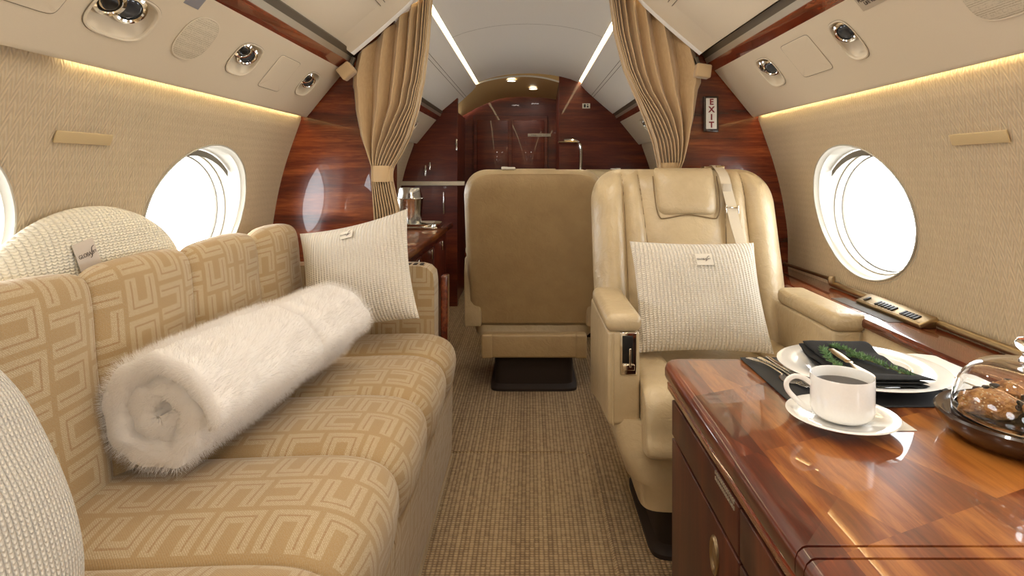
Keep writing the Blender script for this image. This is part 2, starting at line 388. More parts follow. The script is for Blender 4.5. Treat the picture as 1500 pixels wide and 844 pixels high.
# ceiling
CX = -.012
CP = [(.675, 1.505), (.60, 1.568), (.54, 1.620), (.458, 1.694), (.420, 1.738)]
CC = [(.402, 1.757), (.34, 1.782), (.26, 1.803), (.18, 1.818), (.09, 1.827), (0, 1.830)]
def ceiling(Y0, Y1, mat):
    parts = []
    for s in (-1, 1):
        pr = [(CX+s*x, z) for x, z in CP]; up = [(CX+s*(x+.03), z+.05) for x, z in reversed(CP)]
        parts.append(prism(pr+[(CX+s*.43, 1.80)]+up+[(CX+s*.80, 1.58), (CX+s*.70, 1.52)], Y0, Y1))
    pr = [(CX+x, z) for x, z in CC]+[(CX-x, z) for x, z in reversed(CC[:-1])]
    parts.append(prism(pr+[(CX-.402, 1.90), (CX+.402, 1.90)], Y0, Y1))
    parts.append(prism([(-1.1, 1.59), (1.1, 1.59), (1.1, 1.95), (.46, 1.95), (.46, 1.80), (-.46, 1.80), (-.46, 1.95), (-1.1, 1.95)], Y0, Y1)) if 0 else None
    parts = [p for p in parts if p]
    parts.append(prism([(-.6, 1.90), (.6, 1.90), (.6, 1.95), (-.6, 1.95)], Y0, Y1+(1 if Y1 > 4 else 0)))
    for s in (-1, 1):
        parts.append(prism([(s*.42, 1.80), (s*1.08, 1.64), (s*1.08, 1.95), (s*.42, 1.95)], Y0, Y1))
        parts.append(prism([(s*.66, 1.60), (s*1.08, 1.60), (s*1.08, 1.66), (s*.66, 1.76)], Y0, Y1))
    return struct(mk('ceiling', join(*parts), mat, ang=25))
cf_ = ceiling(Y0, 2.33, 'ceil_front'); cf_.name = 'ceiling_near'; ce = ceiling(2.33, Y1, 'ceil'); ce.name = 'ceiling'
def strip_on(p0, p1, y0, y1, w, off=.0008):
    """thin seam line on the line p0 (x,z) along y"""
    return box2((p0[0]-w/2, y0, p0[1]-off), (p0[0]+w/2, y1, p0[1]+off))
for s in (-1, 1):
    for x, z in ((.520, 1.638), (.505, 1.6515)):
        mk('panel_seam', prism([(CX+s*(x-.001), z+.001), (CX+s*(x+.001), z-.001), (CX+s*(x), z-.002), (CX+s*(x-.002), z)], Y0, Y1), 'seam', ce, smooth=False)
mk('panel_seam', loft([[(CX+x*sg, y, z-.001) for x, z, sg in [(a, b, 1) for a, b in CC]+[(a, b, -1) for a, b in reversed(CC[:-1])]] for y in (3.26, 3.264)], False, False), 'seam', ce)
for s in (-1, 1):
    tag(mk('ceiling_light_strip', prism([(CX+s*.428, 1.756), (CX+s*.396, 1.775), (CX+s*.396, 1.779), (CX+s*.428, 1.760)], Y0, Y1-.05), 'light', smooth=False),
        'long warm light strip in the cove at the %s edge of the centre ceiling panel' % ('left' if s < 0 else 'right'), 'ceiling light', 'cove light strips')
# end walls
struct(mk('wall_back', box2((-1.1, Y0-.06, 0), (1.1, Y0, 1.95)), 'cream', smooth=False))
# ---------------------------------------------------------------- valances
VN = Vector((math.cos(math.atan2(.162, .179)), 0, math.sin(math.atan2(.162, .179))))
VX0, VZ0, VX1, VZ1 = .868, 1.262, .722, 1.441
def vpt(side, y, t, d=0.0):
    """point on the valance face, t from the lower lip to the top, d out of the face towards the aisle"""
    x = VX0+(VX1-VX0)*t; z = VZ0+(VZ1-VZ0)*t; L = math.hypot(VX0-VX1, VZ1-VZ0)
    nx, nz = -(VZ1-VZ0)/L, -(VX0-VX1)/L
    return Vector((side*(x+nx*d), y, z+nz*d))
def vbasis(side):
    L = math.hypot(VX0-VX1, VZ1-VZ0)
    up = Vector((side*(VX1-VX0), 0, VZ1-VZ0))/L
    n = Vector((side*-(VZ1-VZ0), 0, -(VX0-VX1)))/L
    return Vector((0, 1, 0)), up, n
def valance(side, y0, y1, holes):
    pr = [(.722, 1.441), (.79, 1.3585), (.856, 1.277), (.866, 1.2655), (.8705, 1.260), (.876, 1.2585), (.881, 1.262), (.882, 1.269), (.877, 1.279), (.80, 1.372), (.738, 1.452)]
    o = mk('trim_%d' % (1 if side < 0 else 2), prism([(side*x, z) for x, z in pr], y0, y1), 'cream', ang=30)
    for (y, t, a, b) in holes:
        c = vpt(side, y, t, .03); u, v, n = vbasis(side)
        cut(o, squircle(c, u*a, v*b, -n, .10))
    return struct(o)
def squircle(c, u, v, n, depth, p=3.0, N=48):
    R = lambda d, k=1.0: [tuple(c+u*k*math.copysign(abs(math.cos(a))**(2/p), math.cos(a))+v*k*math.copysign(abs(math.sin(a))**(2/p), math.sin(a))+n*d) for a in [2*PI*i/N+.01 for i in range(N)]]
    return loft([R(0), R(depth)])
LU = {-1: [(1.205, .50, .090, .048), (1.705, .535, .070, .050), (2.185, .535, .062, .049), (3.3, .5, .07, .05), (4.2, .5, .07, .05)],
      1: [(1.505, .60, .046, .056), (1.995, .60, .062, .054), (3.25, .55, .07, .05), (4.2, .55, .07, .05)]}
VL = {}
for s in (-1, 1): VL[s] = valance(s, Y0, 2.40, [h for h in LU[s] if h[0] < 2.4])
for s in (-1, 1): 
    o = valance(s, 2.46, 4.745 if s < 0 else 4.915, [h for h in LU[s] if h[0] > 2.4]); o.name = 'trim_%d' % (3 if s < 0 else 4)
TR = 5
for s in (-1, 1):
    for (y0, y1) in ((Y0, 2.40), (2.46, 4.745 if s < 0 else 4.915)):
        struct(mk('trim_%d' % TR, prism([(s*.722, 1.442), (s*.7245, 1.439), (s*.700, 1.457), (s*.690, 1.466), (s*.695, 1.475), (s*.735, 1.452)], y0, y1), 'wood_rail', ang=30)); TR += 1
        struct(mk('trim_%d' % TR, prism([(s*.691, 1.468), (s*.683, 1.486), (s*.690, 1.492), (s*.70, 1.475)], y0, y1), 'alu', ang=20)); TR += 1
        struct(mk('trim_%d' % TR, prism([(s*.684, 1.486), (s*.672, 1.506), (s*.69, 1.53), (s*.71, 1.50)], y0, y1), 'darkrail', ang=20)); TR += 1
    tag(mk('valance_wash_light', prism([(s*.884, 1.276), (s*.894, 1.276), (s*.894, 1.280), (s*.884, 1.280)], Y0 if s > 0 else 1.18, 2.38), 'wash', smooth=False),
        'warm light strip hidden behind the lower edge of the %s overhead panel' % ('left' if s < 0 else 'right'), 'wash light', 'wash lights above the windows')
def reading_unit(side, y, t, a, b, lamps, label, group):
    u, v, n = vbasis(side); c = vpt(side, y, t, 0)
    e = thing('reading_light_unit', label, 'reading light', tuple(c), group=group)
    def R(k, d, dv=0.0, p=3.0, N=48):
        return [tuple(u*a*k*math.copysign(abs(math.cos(q))**(2/p), math.cos(q))+v*(b*k*math.copysign(abs(math.sin(q))**(2/p), math.sin(q))+dv)+n*d) for q in [2*PI*i/N+.01 for i in range(N)]]
    mk('bezel', loft([R(.99, -.004), R(1.035, .000), R(1.05, .002), R(1.0, .0028), R(.955, .001), R(.94, -.004)], True, False), 'cream', e)
    mk('bezel_gap', loft([R(1.05, .0006), R(1.068, .0006)], True, False), 'seam', e)
    # bowl, deepest at its upper side
    def B(k, d): 
        out = []
        for p in R(k, 0):
            p = Vector(p); tt = (p.dot(v)/b+1)/2; out.append(tuple(p-n*d*(.25+.95*tt)))
        return out
    mk('recess', loft([R(.975, -.001), B(.95, .014), B(.88, .026), B(.72, .033), B(.4, .036), B(.02, .037)], True, False), 'cream', e)
    for (du, dv, r, kind) in lamps:
        q = u*(du*a)+v*(dv*b)-n*.009
        ax = (n*.85-u*.42-v*.12).normalized(); a1 = u; a1 = (u-ax*u.dot(ax)).normalized(); a2 = ax.cross(a1).normalized()
        def ringp(rr, d): return [tuple(q+a1*rr*math.cos(2*PI*k/28)+a2*rr*math.sin(2*PI*k/28)+ax*d) for k in range(28)]
        if kind == 'lamp':
            p = mk('reading_lamp', loft([ringp(r*.85, -.012), ringp(r*1.08, -.002), ringp(r*1.08, .003), ringp(r*.9, .006), ringp(r*.78, .004), ringp(r*.74, -.002)]), 'chrome', e)
            mk('lens', loft([ringp(r*.74, 0), ringp(r*.6, .003), ringp(r*.2, .0045)]), 'lens', p)
        else:
            p = mk('air_nozzle', loft([ringp(r*.85, -.012), ringp(r*1.05, -.001), ringp(r*1.05, .004), ringp(r*.8, .007), ringp(r*.62, .002)]), 'chrome', e)
            mk('nozzle_core', loft([ringp(r*.5, 0), ringp(r*.5, .008), ringp(r*.35, .011)]), 'black', p)
    return e
two = [(-.34, .36, .019, 'vent'), (.22, .16, .021, 'lamp')]
GL = 'round-cornered reading light wells'
reading_unit(-1, 1.205, .50, .090, .048, [(-.52, .30, .027, 'vent'), (.10, .34, .030, 'lamp')], 'largest and nearest reading light recess in the left overhead panel', GL)
reading_unit(-1, 1.705, .535, .070, .050, [(-.36, .42, .023, 'vent'), (.18, .20, .027, 'lamp')], 'reading light recess with two chrome fittings between speaker and access panel', GL)
reading_unit(-1, 2.185, .535, .062, .049, [(-.34, .38, .021, 'vent'), (.16, .14, .025, 'lamp')], 'small reading light recess at the end of the left overhead panel by the curtain', GL)
reading_unit(1, 1.505, .60, .046, .056, [(0, .36, .027, 'lamp')], 'oval recess with a single dark reading light in the right overhead panel', GL)
reading_unit(1, 1.995, .60, .062, .054, [(.34, .42, .021, 'vent'), (-.14, .18, .026, 'lamp')], 'recess with two chrome fittings in the right overhead panel above the EXIT sign', GL)
for s, y in ((-1, 3.3), (-1, 4.2), (1, 3.25), (1, 4.2)):
    reading_unit(s, y, LU[s][-2 if y < 4 else -1][1], .07, .05, two, '%s reading light recess in the %s overhead panel beyond the curtain' % ('nearer' if y < 4 else 'farther', 'left' if s < 0 else 'right'), GL)
def on_panel(name, side, y, t, a, b, mat, h=.002, p=3.0, parent=None, rim=None):
    u, v, n = vbasis(side); c = vpt(side, y, t, 0)
    def R(k, d, N=48): return [tuple(c+u*a*k*math.copysign(abs(math.cos(q))**(2/p), math.cos(q))+v*b*k*math.copysign(abs(math.sin(q))**(2/p), math.sin(q))+n*d) for q in [2*PI*i/N+.01 for i in range(N)]]
    o = mk(name, loft([R(1.0, -.002), R(1.0, h*.6), R(.97, h), R(.3, h)]), mat, parent)
    if rim:
        mk('grille_rim', loft([R(1.0, -.001), R(1.03, h*.9), R(1.0, h*1.3), R(.97, h*1.05)], True, False), rim, o)
    return o
tag(on_panel('speaker_grille', -1, 1.449, .555, .066, .058, 'grille', .002, 2.6, rim='cream'), 'rounded speaker grille in the left overhead panel', 'speaker')
tag(on_panel('speaker_grille', 1, 1.045, .50, .075, .048, 'grille', .002, 2.8, rim='cream'), 'rounded speaker grille cut by the top right corner of the picture', 'speaker')
for side, y, t, a, b in ((-1, 1.945, .525, .078, .060), (1, 1.735, .61, .088, .058), (-1, .93, .55, .13, .055), (1, .80, .5, .1, .05)):
    u, v, n = vbasis(side); c = vpt(side, y, t, 0)
    P = lambda k, d: [tuple(c+u*a*k*sx+v*b*k*sy+n*d) for sx, sy in ((-1, -1), (1, -1), (1, 1), (-1, 1))]
    def RR(ka, kb, d, N=48, p=12): return [tuple(c+u*ka*math.copysign(abs(math.cos(q))**(2/p), math.cos(q))+v*kb*math.copysign(abs(math.sin(q))**(2/p), math.sin(q))+n*d) for q in [2*PI*i/N+.01 for i in range(N)]]
    mk('access_panel', loft([RR(a, b, -.002), RR(a, b, .0007), RR(a-.0015, b-.0015, .0014), RR(a*.3, b*.3, .0014)]), 'cream', VL[side], ang=20)
    mk('panel_seam', loft([RR(a, b, .0004), RR(a+.0014, b+.0014, .0004)], True, False), 'seam', VL[side])
u, v, n = vbasis(-1); c = vpt(-1, 1.352, .91)
p = tag(mk('placard', tf(rbox((0, 0, 0), (.058, .034, .0016), .0006), Matrix.Translation(c) @ Matrix((u, v, u.cross(v))).transposed().to_4x4()), 'placard'), 'grey-blue placard at the top edge of the left overhead panel', 'placard')
u, v, n = vbasis(1); c = vpt(1, 1.33, .90)
p = tag(mk('placard', tf(rbox((0, 0, 0), (.098, .040, .0016), .0006), Matrix.Translation(c) @ Matrix((u, v, u.cross(v))).transposed().to_4x4()), 'placardb'), 'beige life vest placard at the top edge of the right overhead panel', 'placard')
text('placard_text', 'POINT OF USE\nLIFE VEST', .0125, 'ink', c+n*.001, -u, v, p, off=.0006, line=.85)
# ---------------------------------------------------------------- side ledges, wall strips
for s in (-1, 1):
    for (y0, y1) in ((Y0, 2.41), (2.45, 4.75)):
        struct(mk('trim_%d' % TR, prism([(s*.872, 0), (s*.872, .64), (s*1.0, .64), (s*1.0, 0)], y0, y1), 'sidewall', smooth=False)); TR += 1
        struct(mk('trim_%d' % TR, prism([(s*x, z) for x, z in ((1.02, .640), (.872, .640), (.864, .643), (.8615, .650), (.863, .659), (.869, .6655), (.878, .667), (1.02, .667))], y0, y1), 'wood_y', ang=30)); TR += 1
tag(mk('ledge_rail', tube([(.993, -1.5, .679), (.993, 2.02, .679)], .0105, 14, flat=.9), 'brass'), 'long satin brass tube rail along the back of the right wood ledge', 'rail')
tag(mk('curtain_rod', join(tube([(.982, 2.0, .696), (.986, 2.38, .690)], .006, 10), lathe([(.0, -.012), (.010, -.010), (.012, 0), (.010, .012), (0, .014)], 16, (.982, 2.0, .694))), 'brass'), 'thin brass rod with a knob end on the right ledge below the window', 'rod')
cp = thing('control_panel', 'angled metal switch panel with rows of dark buttons on the right ledge', 'control panel', (.965, 1.63, .667))
cm = Matrix.Translation((0, 0, .014)) @ Matrix.Rotation(math.radians(-22), 4, 'Y')
mk('panel_plate', join(tf(rbox((0, 0, 0), (.050, .29, .012), .003), cm), box2((-.02, -.14, 0), (.022, .14, .014), .002)), 'brass', cp)
for k, yy in enumerate([.115]+[.060-.0145*i for i in range(6)]+[-.055-.0135*i for i in range(5)]):
    mk('button', tf(rbox((-.004, yy, .007), (.020, .010, .004), .001), cm), 'black', cp)
tag(mk('ledge_vent', join(*[box2((.903, 1.55+.007*i, .667), (.945, 1.5545+.007*i, .6685)) for i in range(42)]), 'darkrail', smooth=False), 'slotted air vent strip in the right wood ledge beside the switch panel', 'vent')
for s, y in ((-1, 1.298), (1, 1.288)):
    zz = 1.118
    e = tag(mk('wall_strap', tf(rbox((0, 0, 0), (.004, .165, .026), .0018), Matrix.Translation((s*(profx(zz)-.004), y, zz)) @ Matrix.Rotation(s*math.radians(-19), 4, 'Y')), 'wallstrip'),
            'flat beige leather strip cover on the woven %s wall' % ('left' if s < 0 else 'right'), 'wall strip', 'leather wall strips')
# ---------------------------------------------------------------- partition with curtains
PY0, PY1 = 2.41, 2.455
def partition(side):
    pr = [p for p in PROF]
    outer = [(side*(x+.01), z) for x, z in pr if z < 1.6]
    poly = outer+[(side*.70, 1.60), (side*.53, 1.66), (side*.53, 0)]
    return struct(mk('wall_partition_%s' % ('left' if side < 0 else 'right'), prism(poly, PY0, PY1), 'wood_h', smooth=False))
pl_, pr_ = partition(-1), partition(1)
# header arch trim at the partition
def arch_pts(d):
    a = [(x, z) for x, z in CP]+[(.415, 1.744)]+CC
    pts = [(x, z) for x, z in a]+[(-x, z) for x, z in reversed(a[:-1])]
    pts = [(v.x, v.y) for v in smoothpath([(x, z, 0) for x, z in pts], 3)]
    out = []
    for i, (x, z) in enumerate(pts):
        nx, nz = -x*.9, -(z-1.0); L = math.hypot(nx, nz); out.append((CX+x+nx/L*d, z+nz/L*d))
    return out
hr = []
for y, d in ((2.12, -.004), (2.19, .001), (2.24, .006), (2.275, .013), (2.294, .021), (2.299, .0225), (2.300, .015), (2.301, -.01)):
    hr.append([(x, y, z) for x, z in arch_pts(d)])
struct(mk('trim_%d' % TR, loft(hr, False, False), 'ceil_front', ang=80)); TR += 1
struct(mk('trim_%d' % TR, loft([[(x, y, z) for x, z in arch_pts(d)] for y, d in ((2.300, -.01), (2.301, .022), (2.304, .0245), (2.320, .030), (2.323, .028), (2.324, -.01))], False, False), 'china', ang=50)); TR += 1
def curtain(side, rows, label):
    """rows: (z, x_inner, x_outer, depth) from top to bottom, x measured away from the centreline"""
    e = thing('curtain', label, 'curtain', (side*.55, 2.362, 0))
    NP = 9; NU = 400; V = []; UVs = []; K = []
    zs = [r[0] for r in rows]
    NR = 90
    ztop = rows[0][0]
    for i in range(NR+1):
        w = i/NR; z = ztop+(rows[-1][0]-ztop)*w
        f = lambda k: float(np.interp(-z, [-q for q in zs], [r[k] for r in rows]))
        xi, xo, dp = f(1), f(2), f(3)
        for j in range(NU+1):
            u = j/NU
            ph = u**1.0
            # inner edge: narrow deep folds, outer edge: broad flat ones
            cyc = NP*u
            open_ = min(1.0, max(0, (xo-xi)-.08)/.17)
            x = xi+(xo-xi)*(u*(1-open_)+open_*(0.14*u+.86*u**3.6))
            th = 2*PI*cyc
            s_ = math.sin(th)
            y = 1.15*dp*(math.copysign(abs(s_)**.75, s_)*.5)
            x += .22*(xo-xi)/NP*((1-open_)+open_*(.14+.86*3.6*u**2.6))*math.sin(2*th)*.5
            x += .006*math.sin(z*5+u*4)*math.exp(-((z-1.2)/.3)**2)
            # the top follows the ceiling arch
            zc = z
            if zc > 1.36:
                lim = float(np.interp(abs(x), [.0, .3, .402, .458, .54, .60, .675, .70], [1.795, 1.785, 1.748, 1.686, 1.612, 1.558, 1.490, 1.42]))-.010
                lim += .006*s_
                tt = (z-1.36)/(ztop-1.36); zc = 1.36+(lim-1.36)*tt
            V.append((side*x-side*.55, y, zc)); UVs.append((u*1.2, z))
    F = [(i*(NU+1)+j, i*(NU+1)+j+1, (i+1)*(NU+1)+j+1, (i+1)*(NU+1)+j) for i in range(NR) for j in range(NU)]
    o = mk('pleated_cloth', (V, F), 'curtain', e, uv=UVs, ang=180)
    md = o.modifiers.new('s', 'SOLIDIFY'); md.thickness = .003; md.offset = 0
    return e
cl = curtain(-1, [(1.80, .375, .66, .052), (1.55, .39, .68, .056), (1.40, .405, .682, .058), (1.28, .43, .672, .056), (1.18, .462, .650, .05), (1.11, .498, .622, .042), (1.06, .53, .602, .035), (1.02, .533, .602, .034), (.98, .525, .60, .036), (.90, .505, .595, .04), (.80, .495, .59, .042), (.40, .485, .59, .042), (.02, .48, .595, .044)], 'pleated tan curtain tied back at the left partition')
cr = curtain(1, [(1.80, .30, .63, .052), (1.60, .325, .655, .056), (1.45, .36, .66, .058), (1.36, .395, .65, .058), (1.25, .442, .632, .056), (1.16, .476, .61, .048), (1.09, .492, .59, .040), (1.05, .50, .573, .034), (1.0, .50, .573, .034), (.9, .495, .575, .036), (.5, .49, .58, .04), (.02, .49, .58, .04)], 'pleated tan curtain tied back at the right partition above the seat')
for side, e, xc, zc, w, h in ((-1, cl, .567, 1.038, .082, .062), (1, cr, .537, 1.045, .082, .07)):
    ring = lambda k, z: [(side*(xc-.55)+w/2*k*math.cos(a), .028*k*math.sin(a), z) for a in [2*PI*i/32 for i in range(32)]]
    t = mk('tieback', loft([ring(1.0, zc-h/2), ring(1.03, zc-h*.4), ring(1.03, zc+h*.4), ring(1.0, zc+h/2), ring(.97, zc+h*.4), ring(.97, zc-h*.4)], True, False), 'curtain', e, uv=None)
# padded fabric blocks at the ends of the curtain header
for side in (-1, 1):
    e = thing('curtain_stop_block', 'small square fabric covered block beside the top of the %s curtain' % ('left' if side < 0 else 'right'), 'curtain block', (side*(.690 if side < 0 else .652), 2.318, 1.425), group='fabric blocks beside the curtains')
    mk('fabric_block', tf(rbox((0, 0, 0), (.056, .05, .050), .006), Matrix.Rotation(side*math.radians(38 if side < 0 else 8), 4, 'Y')), 'curtain', e)
    mk('bracket', tf(rbox((0, .02, .03), (.014, .02, .06), .003), Matrix.Rotation(side*math.radians(-20), 4, 'Y')), 'darkrail', e)
# EXIT sign
ex = thing('exit_sign', 'vertical white EXIT sign with red letters on the right wood partition', 'sign', (.706, 2.40, 1.27))
mk('sign_frame', rbox((0, 0, 0), (.058, .022, .140), .003), 'darkbrown', ex)
mk('sign_face', rbox((0, -.0105, .002), (.042, .006, .120), .002), 'white', ex)
for i, ch in enumerate('EXIT'):
    text('letter', ch, .031, 'red', (0, -.0137, .046-.0295*i), (1, 0, 0), (0, 0, 1), ex, off=.0002, bold=.0012)
# ---------------------------------------------------------------- aft bulkhead
def wallpoly(x0, x1, top=1.85, side=-1):
    return None
LP = [(-.56, 0), (-.56, 1.62), (-.66, 1.56), (-1.08, 1.62), (-1.08, 0)]
bl = struct(mk('wall_bulkhead_left', prism(LP, 4.75, 4.82), 'wood_dk', smooth=False))
tag(mk('counter_rail', box2((-1.0, 4.70, .935), (-.50, 4.75, .968), .006), 'cream'), 'cream horizontal rail across the dark wood galley wall at the left rear', 'rail')
RP = [(.235, 0), (.235, 1.85), (.42, 1.80), (.66, 1.60), (1.08, 1.62), (1.08, 0)]
struct(mk('wall_bulkhead_right', prism(RP, 4.92, 5.0), 'wood_dk', smooth=False))
struct(mk('wall_recess_right', box2((.235, 5.0, 0), (.275, 5.6, 1.80)), 'wood_dk', smooth=False))
struct(mk('wall_recess_left', box2((-.62, 4.82, 0), (-.58, 5.6, 1.52)), 'wood_dk', smooth=False))
struct(mk('wall_front', box2((-.7, 5.5, 0), (.6, 5.56, 1.95)), 'wood_dk', smooth=False))
d1 = struct(mk('door_1', rbox((-.17, 5.49, .83), (.66, .03, 1.42), .004), 'wood_dk', smooth=False))
for x0, x1 in ((-.47, -.19), (-.16, .13)):
    mk('door_panel', rbox(((x0+x1)/2, 5.474, .95), (x1-x0, .012, 1.1), .005), 'wood_dk', d1)
F_ = [(-.66, 1.56), (-.60, 1.61), (-.45, 1.735), (-.28, 1.79), (-.07, 1.812), (.10, 1.80), (.24, 1.765)]
B_ = [(-.66, 1.49), (-.60, 1.535), (-.46, 1.615), (-.27, 1.690), (-.10, 1.706), (.05, 1.705), (.24, 1.685)]
fa = [(p.x, p.y) for p in smoothpath([(x, z, 0) for x, z in F_], 6)]; ba = [(p.x, p.y) for p in smoothpath([(x, z, 0) for x, z in B_], 6)]
struct(mk('ceiling_soffit', loft([[(x, 4.93, z+.05) for x, z in fa], [(x, 4.93, z) for x, z in fa], [(x, 5.2, (z+z2)/2+.01) for (x, z), (_, z2) in zip(fa, ba)], [(x, 5.48, z) for x, z in ba]], False, False), 'soffit'))
struct(mk('trim_%d' % TR, tube([(x, 4.93, z-.003) for x, z in fa], .007, 8), 'white')); TR += 1
struct(mk('ceiling_aft', box2((-.9, 4.98, 1.86), (.9, 5.6, 1.95)), 'ceil', smooth=False))
struct(mk('wall_hull_left', box2((-1.1, 4.82, 0), (-.62, 5.0, 1.95)), 'wood_dk', smooth=False))
for x, y in ((-.15, 5.02), (.03, 5.26)):
    zz = float(np.interp(y, [4.93, 5.2, 5.48], [1.80, 1.768, 1.706]))
    e = thing('soffit_and_fill_downlight', 'glowing round downlight in the gold soffit, %s' % ('nearer the front edge' if y < 5.1 else 'farther and to the right'), 'downlight', (x, y, zz-.004), group='downlights over the rear doorway')
    mk('lamp_rim', lathe([(.042, .004), (.044, -.002), (.036, -.004), (.034, .002)], 24), 'white', e)
    mk('lamp_lens', lathe([(.034, -.001), (.02, -.002), (.002, -.002)], 24), 'disc', e)
for (x, y, w_) in ((-.2, .75, 'above the camera, left of the pair'), (.2, .75, 'above the camera, right of the pair'), (-.2, -.3, 'behind the camera, left of the pair'), (.2, -.3, 'behind the camera, right of the pair'), (0, -1.1, 'alone at the back end of the cabin'), (-.2, 1.75, 'before the curtains, left of the pair'), (.2, 1.75, 'before the curtains, right of the pair')):
    e = thing('soffit_and_fill_downlight', 'added unseen fill downlight in the centre ceiling, '+w_, 'downlight', (x, y, 1.812 if x else 1.822), group='added fill downlights along the centre ceiling')  # fixtures added for the unseen fill lamps
    mk('lamp_rim', lathe([(.042, .006), (.044, -.003), (.038, -.005), (.036, .004)], 24), 'white', e)
sg = tag(mk('placard', rbox((.452, 4.917, 1.568), (.062, .006, .040), .002), 'white'), 'small white pictogram placard high on the right rear wood bulkhead', 'placard')
mk('pictogram', join(rbox((.440, 4.9125, 1.568), (.016, .003, .026), .002), rbox((.463, 4.9125, 1.562), (.014, .003, .014), .002), rbox((.463, 4.9125, 1.578), (.010, .003, .008), .002)), 'black', sg, smooth=False)
lp = tag(mk('placard', rbox((.085, 5.466, 1.366), (.205, .004, .026), .001), 'placardb'), 'thin light placard strip across the dark rear door', 'placard')
text('placard_text', 'EMERGENCY EXIT ACCESS', .0125, 'ink', (.085, 5.4635, 1.366), (1, 0, 0), (0, 0, 1), lp, off=.0004)
for x, z, h in ((-.805, 1.05, .085), (-.77, 1.085, .06), (-.565, 1.25, .09)):
    tag(mk('cabinet_latch', join(rbox((x, 4.742, z), (.012, .012, h), .004), lathe([(.0, 0), (.012, .0), (.008, .012), (0, .014)], 12, (x, 4.735, z))), 'chrome'), 'small chrome latch on the dark wood galley wall, %s' % {-.805: 'lower left one', -.77: 'just right of the lower left one', -.565: 'highest one by the doorway edge'}[x], 'latch', 'galley wall latches')
tag(mk('door_latch', rbox((-.665, 4.742, .80), (.010, .012, .17), .004), 'chrome'), 'long thin chrome latch below the cream rail at the left rear', 'latch')
fc = thing('bulkhead_grab_handle', 'chrome arched handle with a flat spout shape above the rear seats', 'handle', (.40, 4.86, 1.0))
mk('handle_post', tube(smoothpath([(0, 0, .0), (.005, 0, .18), (-.005, -.0, .255), (-.04, 0, .285), (-.13, 0, .288)], 8), .023, 12, flat=.7), 'chrome', fc)
mk('handle_plate', rbox((-.10, .0, .275), (.15, .09, .010), .004), 'brass', fc)
mk('handle_base', rbox((-.02, .02, .01), (.12, .085, .02), .004), 'chrome', fc)
# galley credenza behind the left partition
gc = thing('galley_credenza', 'glossy mahogany side cabinet with latches behind the left partition', 'cabinet', (-.76, 3.35, 0))
mk('cabinet_top', rbox((.005, .0, .682), (.48, 1.56, .036), .012, 4), 'wood_top', gc)
mk('cabinet_body', rbox((-.01, .0, .33), (.42, 1.52, .66), .004), 'wood_dk', gc)
for yy in (-.45, -.05, .35):
    dd = mk('cabinet_door', rbox((.205, yy, .36), (.014, .37, .52), .003), 'wood_dk', gc)
    mk('door_latch', rbox((.216, yy+.12, .585), (.010, .018, .055), .004), 'chrome', dd)
tr = tag(mk('tray', join(rbox((-.72, 3.78, .707), (.34, .26, .012), .005), loft([[(-.72+.17*k*math.copysign(abs(math.cos(a))**.5, math.cos(a)), 3.78+.13*k*math.copysign(abs(math.sin(a))**.5, math.sin(a)), z) for a in [2*PI*i/40+.01 for i in range(40)]] for k, z in ((.95, .712), (1.06, .73), (1.03, .73), (.93, .714))], True, False)), 'chrome'), 'polished silver tray on the galley cabinet', 'tray')
ib = thing('ice_bucket', 'hammered silver ice bucket standing on the tray', 'ice bucket', (-.735, 3.78, .7135))
mk('bucket_body', lathe([(.058, 0), (.066, .004), (.080, .16), (.084, .166), (.080, .17), (.076, .16), (.062, .01), (.001, .008)], 40), 'steel', ib)
mk('bucket_lid', lathe([(.076, .17), (.070, .20), (.066, .225), (.060, .232), (.004, .236)], 40), 'steel', ib)
tn = tag(mk('ice_tongs', tube([(-.80, 3.70, .88), (-.815, 3.68, .97), (-.825, 3.66, 1.03)], .006, 8), 'chrome'), 'silver tongs handle sticking up from the ice bucket', 'tongs')
# ---------------------------------------------------------------- sofa
def nsm(p, s=1.0):
    return noise.noise(Vector(p)*s)
def resample(poly, n, closed=True):
    P = [Vector((a, b, 0)) for a, b in poly]
    if closed: P.append(P[0])
    d = [0]
    for i in range(len(P)-1): d.append(d[-1]+(P[i+1]-P[i]).length)
    out = []
    for k in range(n):
        t = d[-1]*k/(n if closed else n-1)
        i = max(0, min(len(P)-2, int(np.searchsorted(d, t, side='right'))-1)); f = (t-d[i])/max(1e-9, d[i+1]-d[i])
        q = P[i]*(1-f)+P[i+1]*f; out.append((q.x, q.y))
    return out, d[-1]
def crom(poly, k=5):
    n = len(poly); out = []
    P = [Vector((a, b, 0)) for a, b in poly]
    for i in range(n):
        a, b, c, d = P[i-1], P[i], P[(i+1) % n], P[(i+2) % n]
        for s in range(k):
            t = s/k; q = .5*((2*b)+(c-a)*t+(2*a-5*b+4*c-d)*t*t+(-a+3*b-3*c+d)*t**3); out.append((q.x, q.y))
    return out
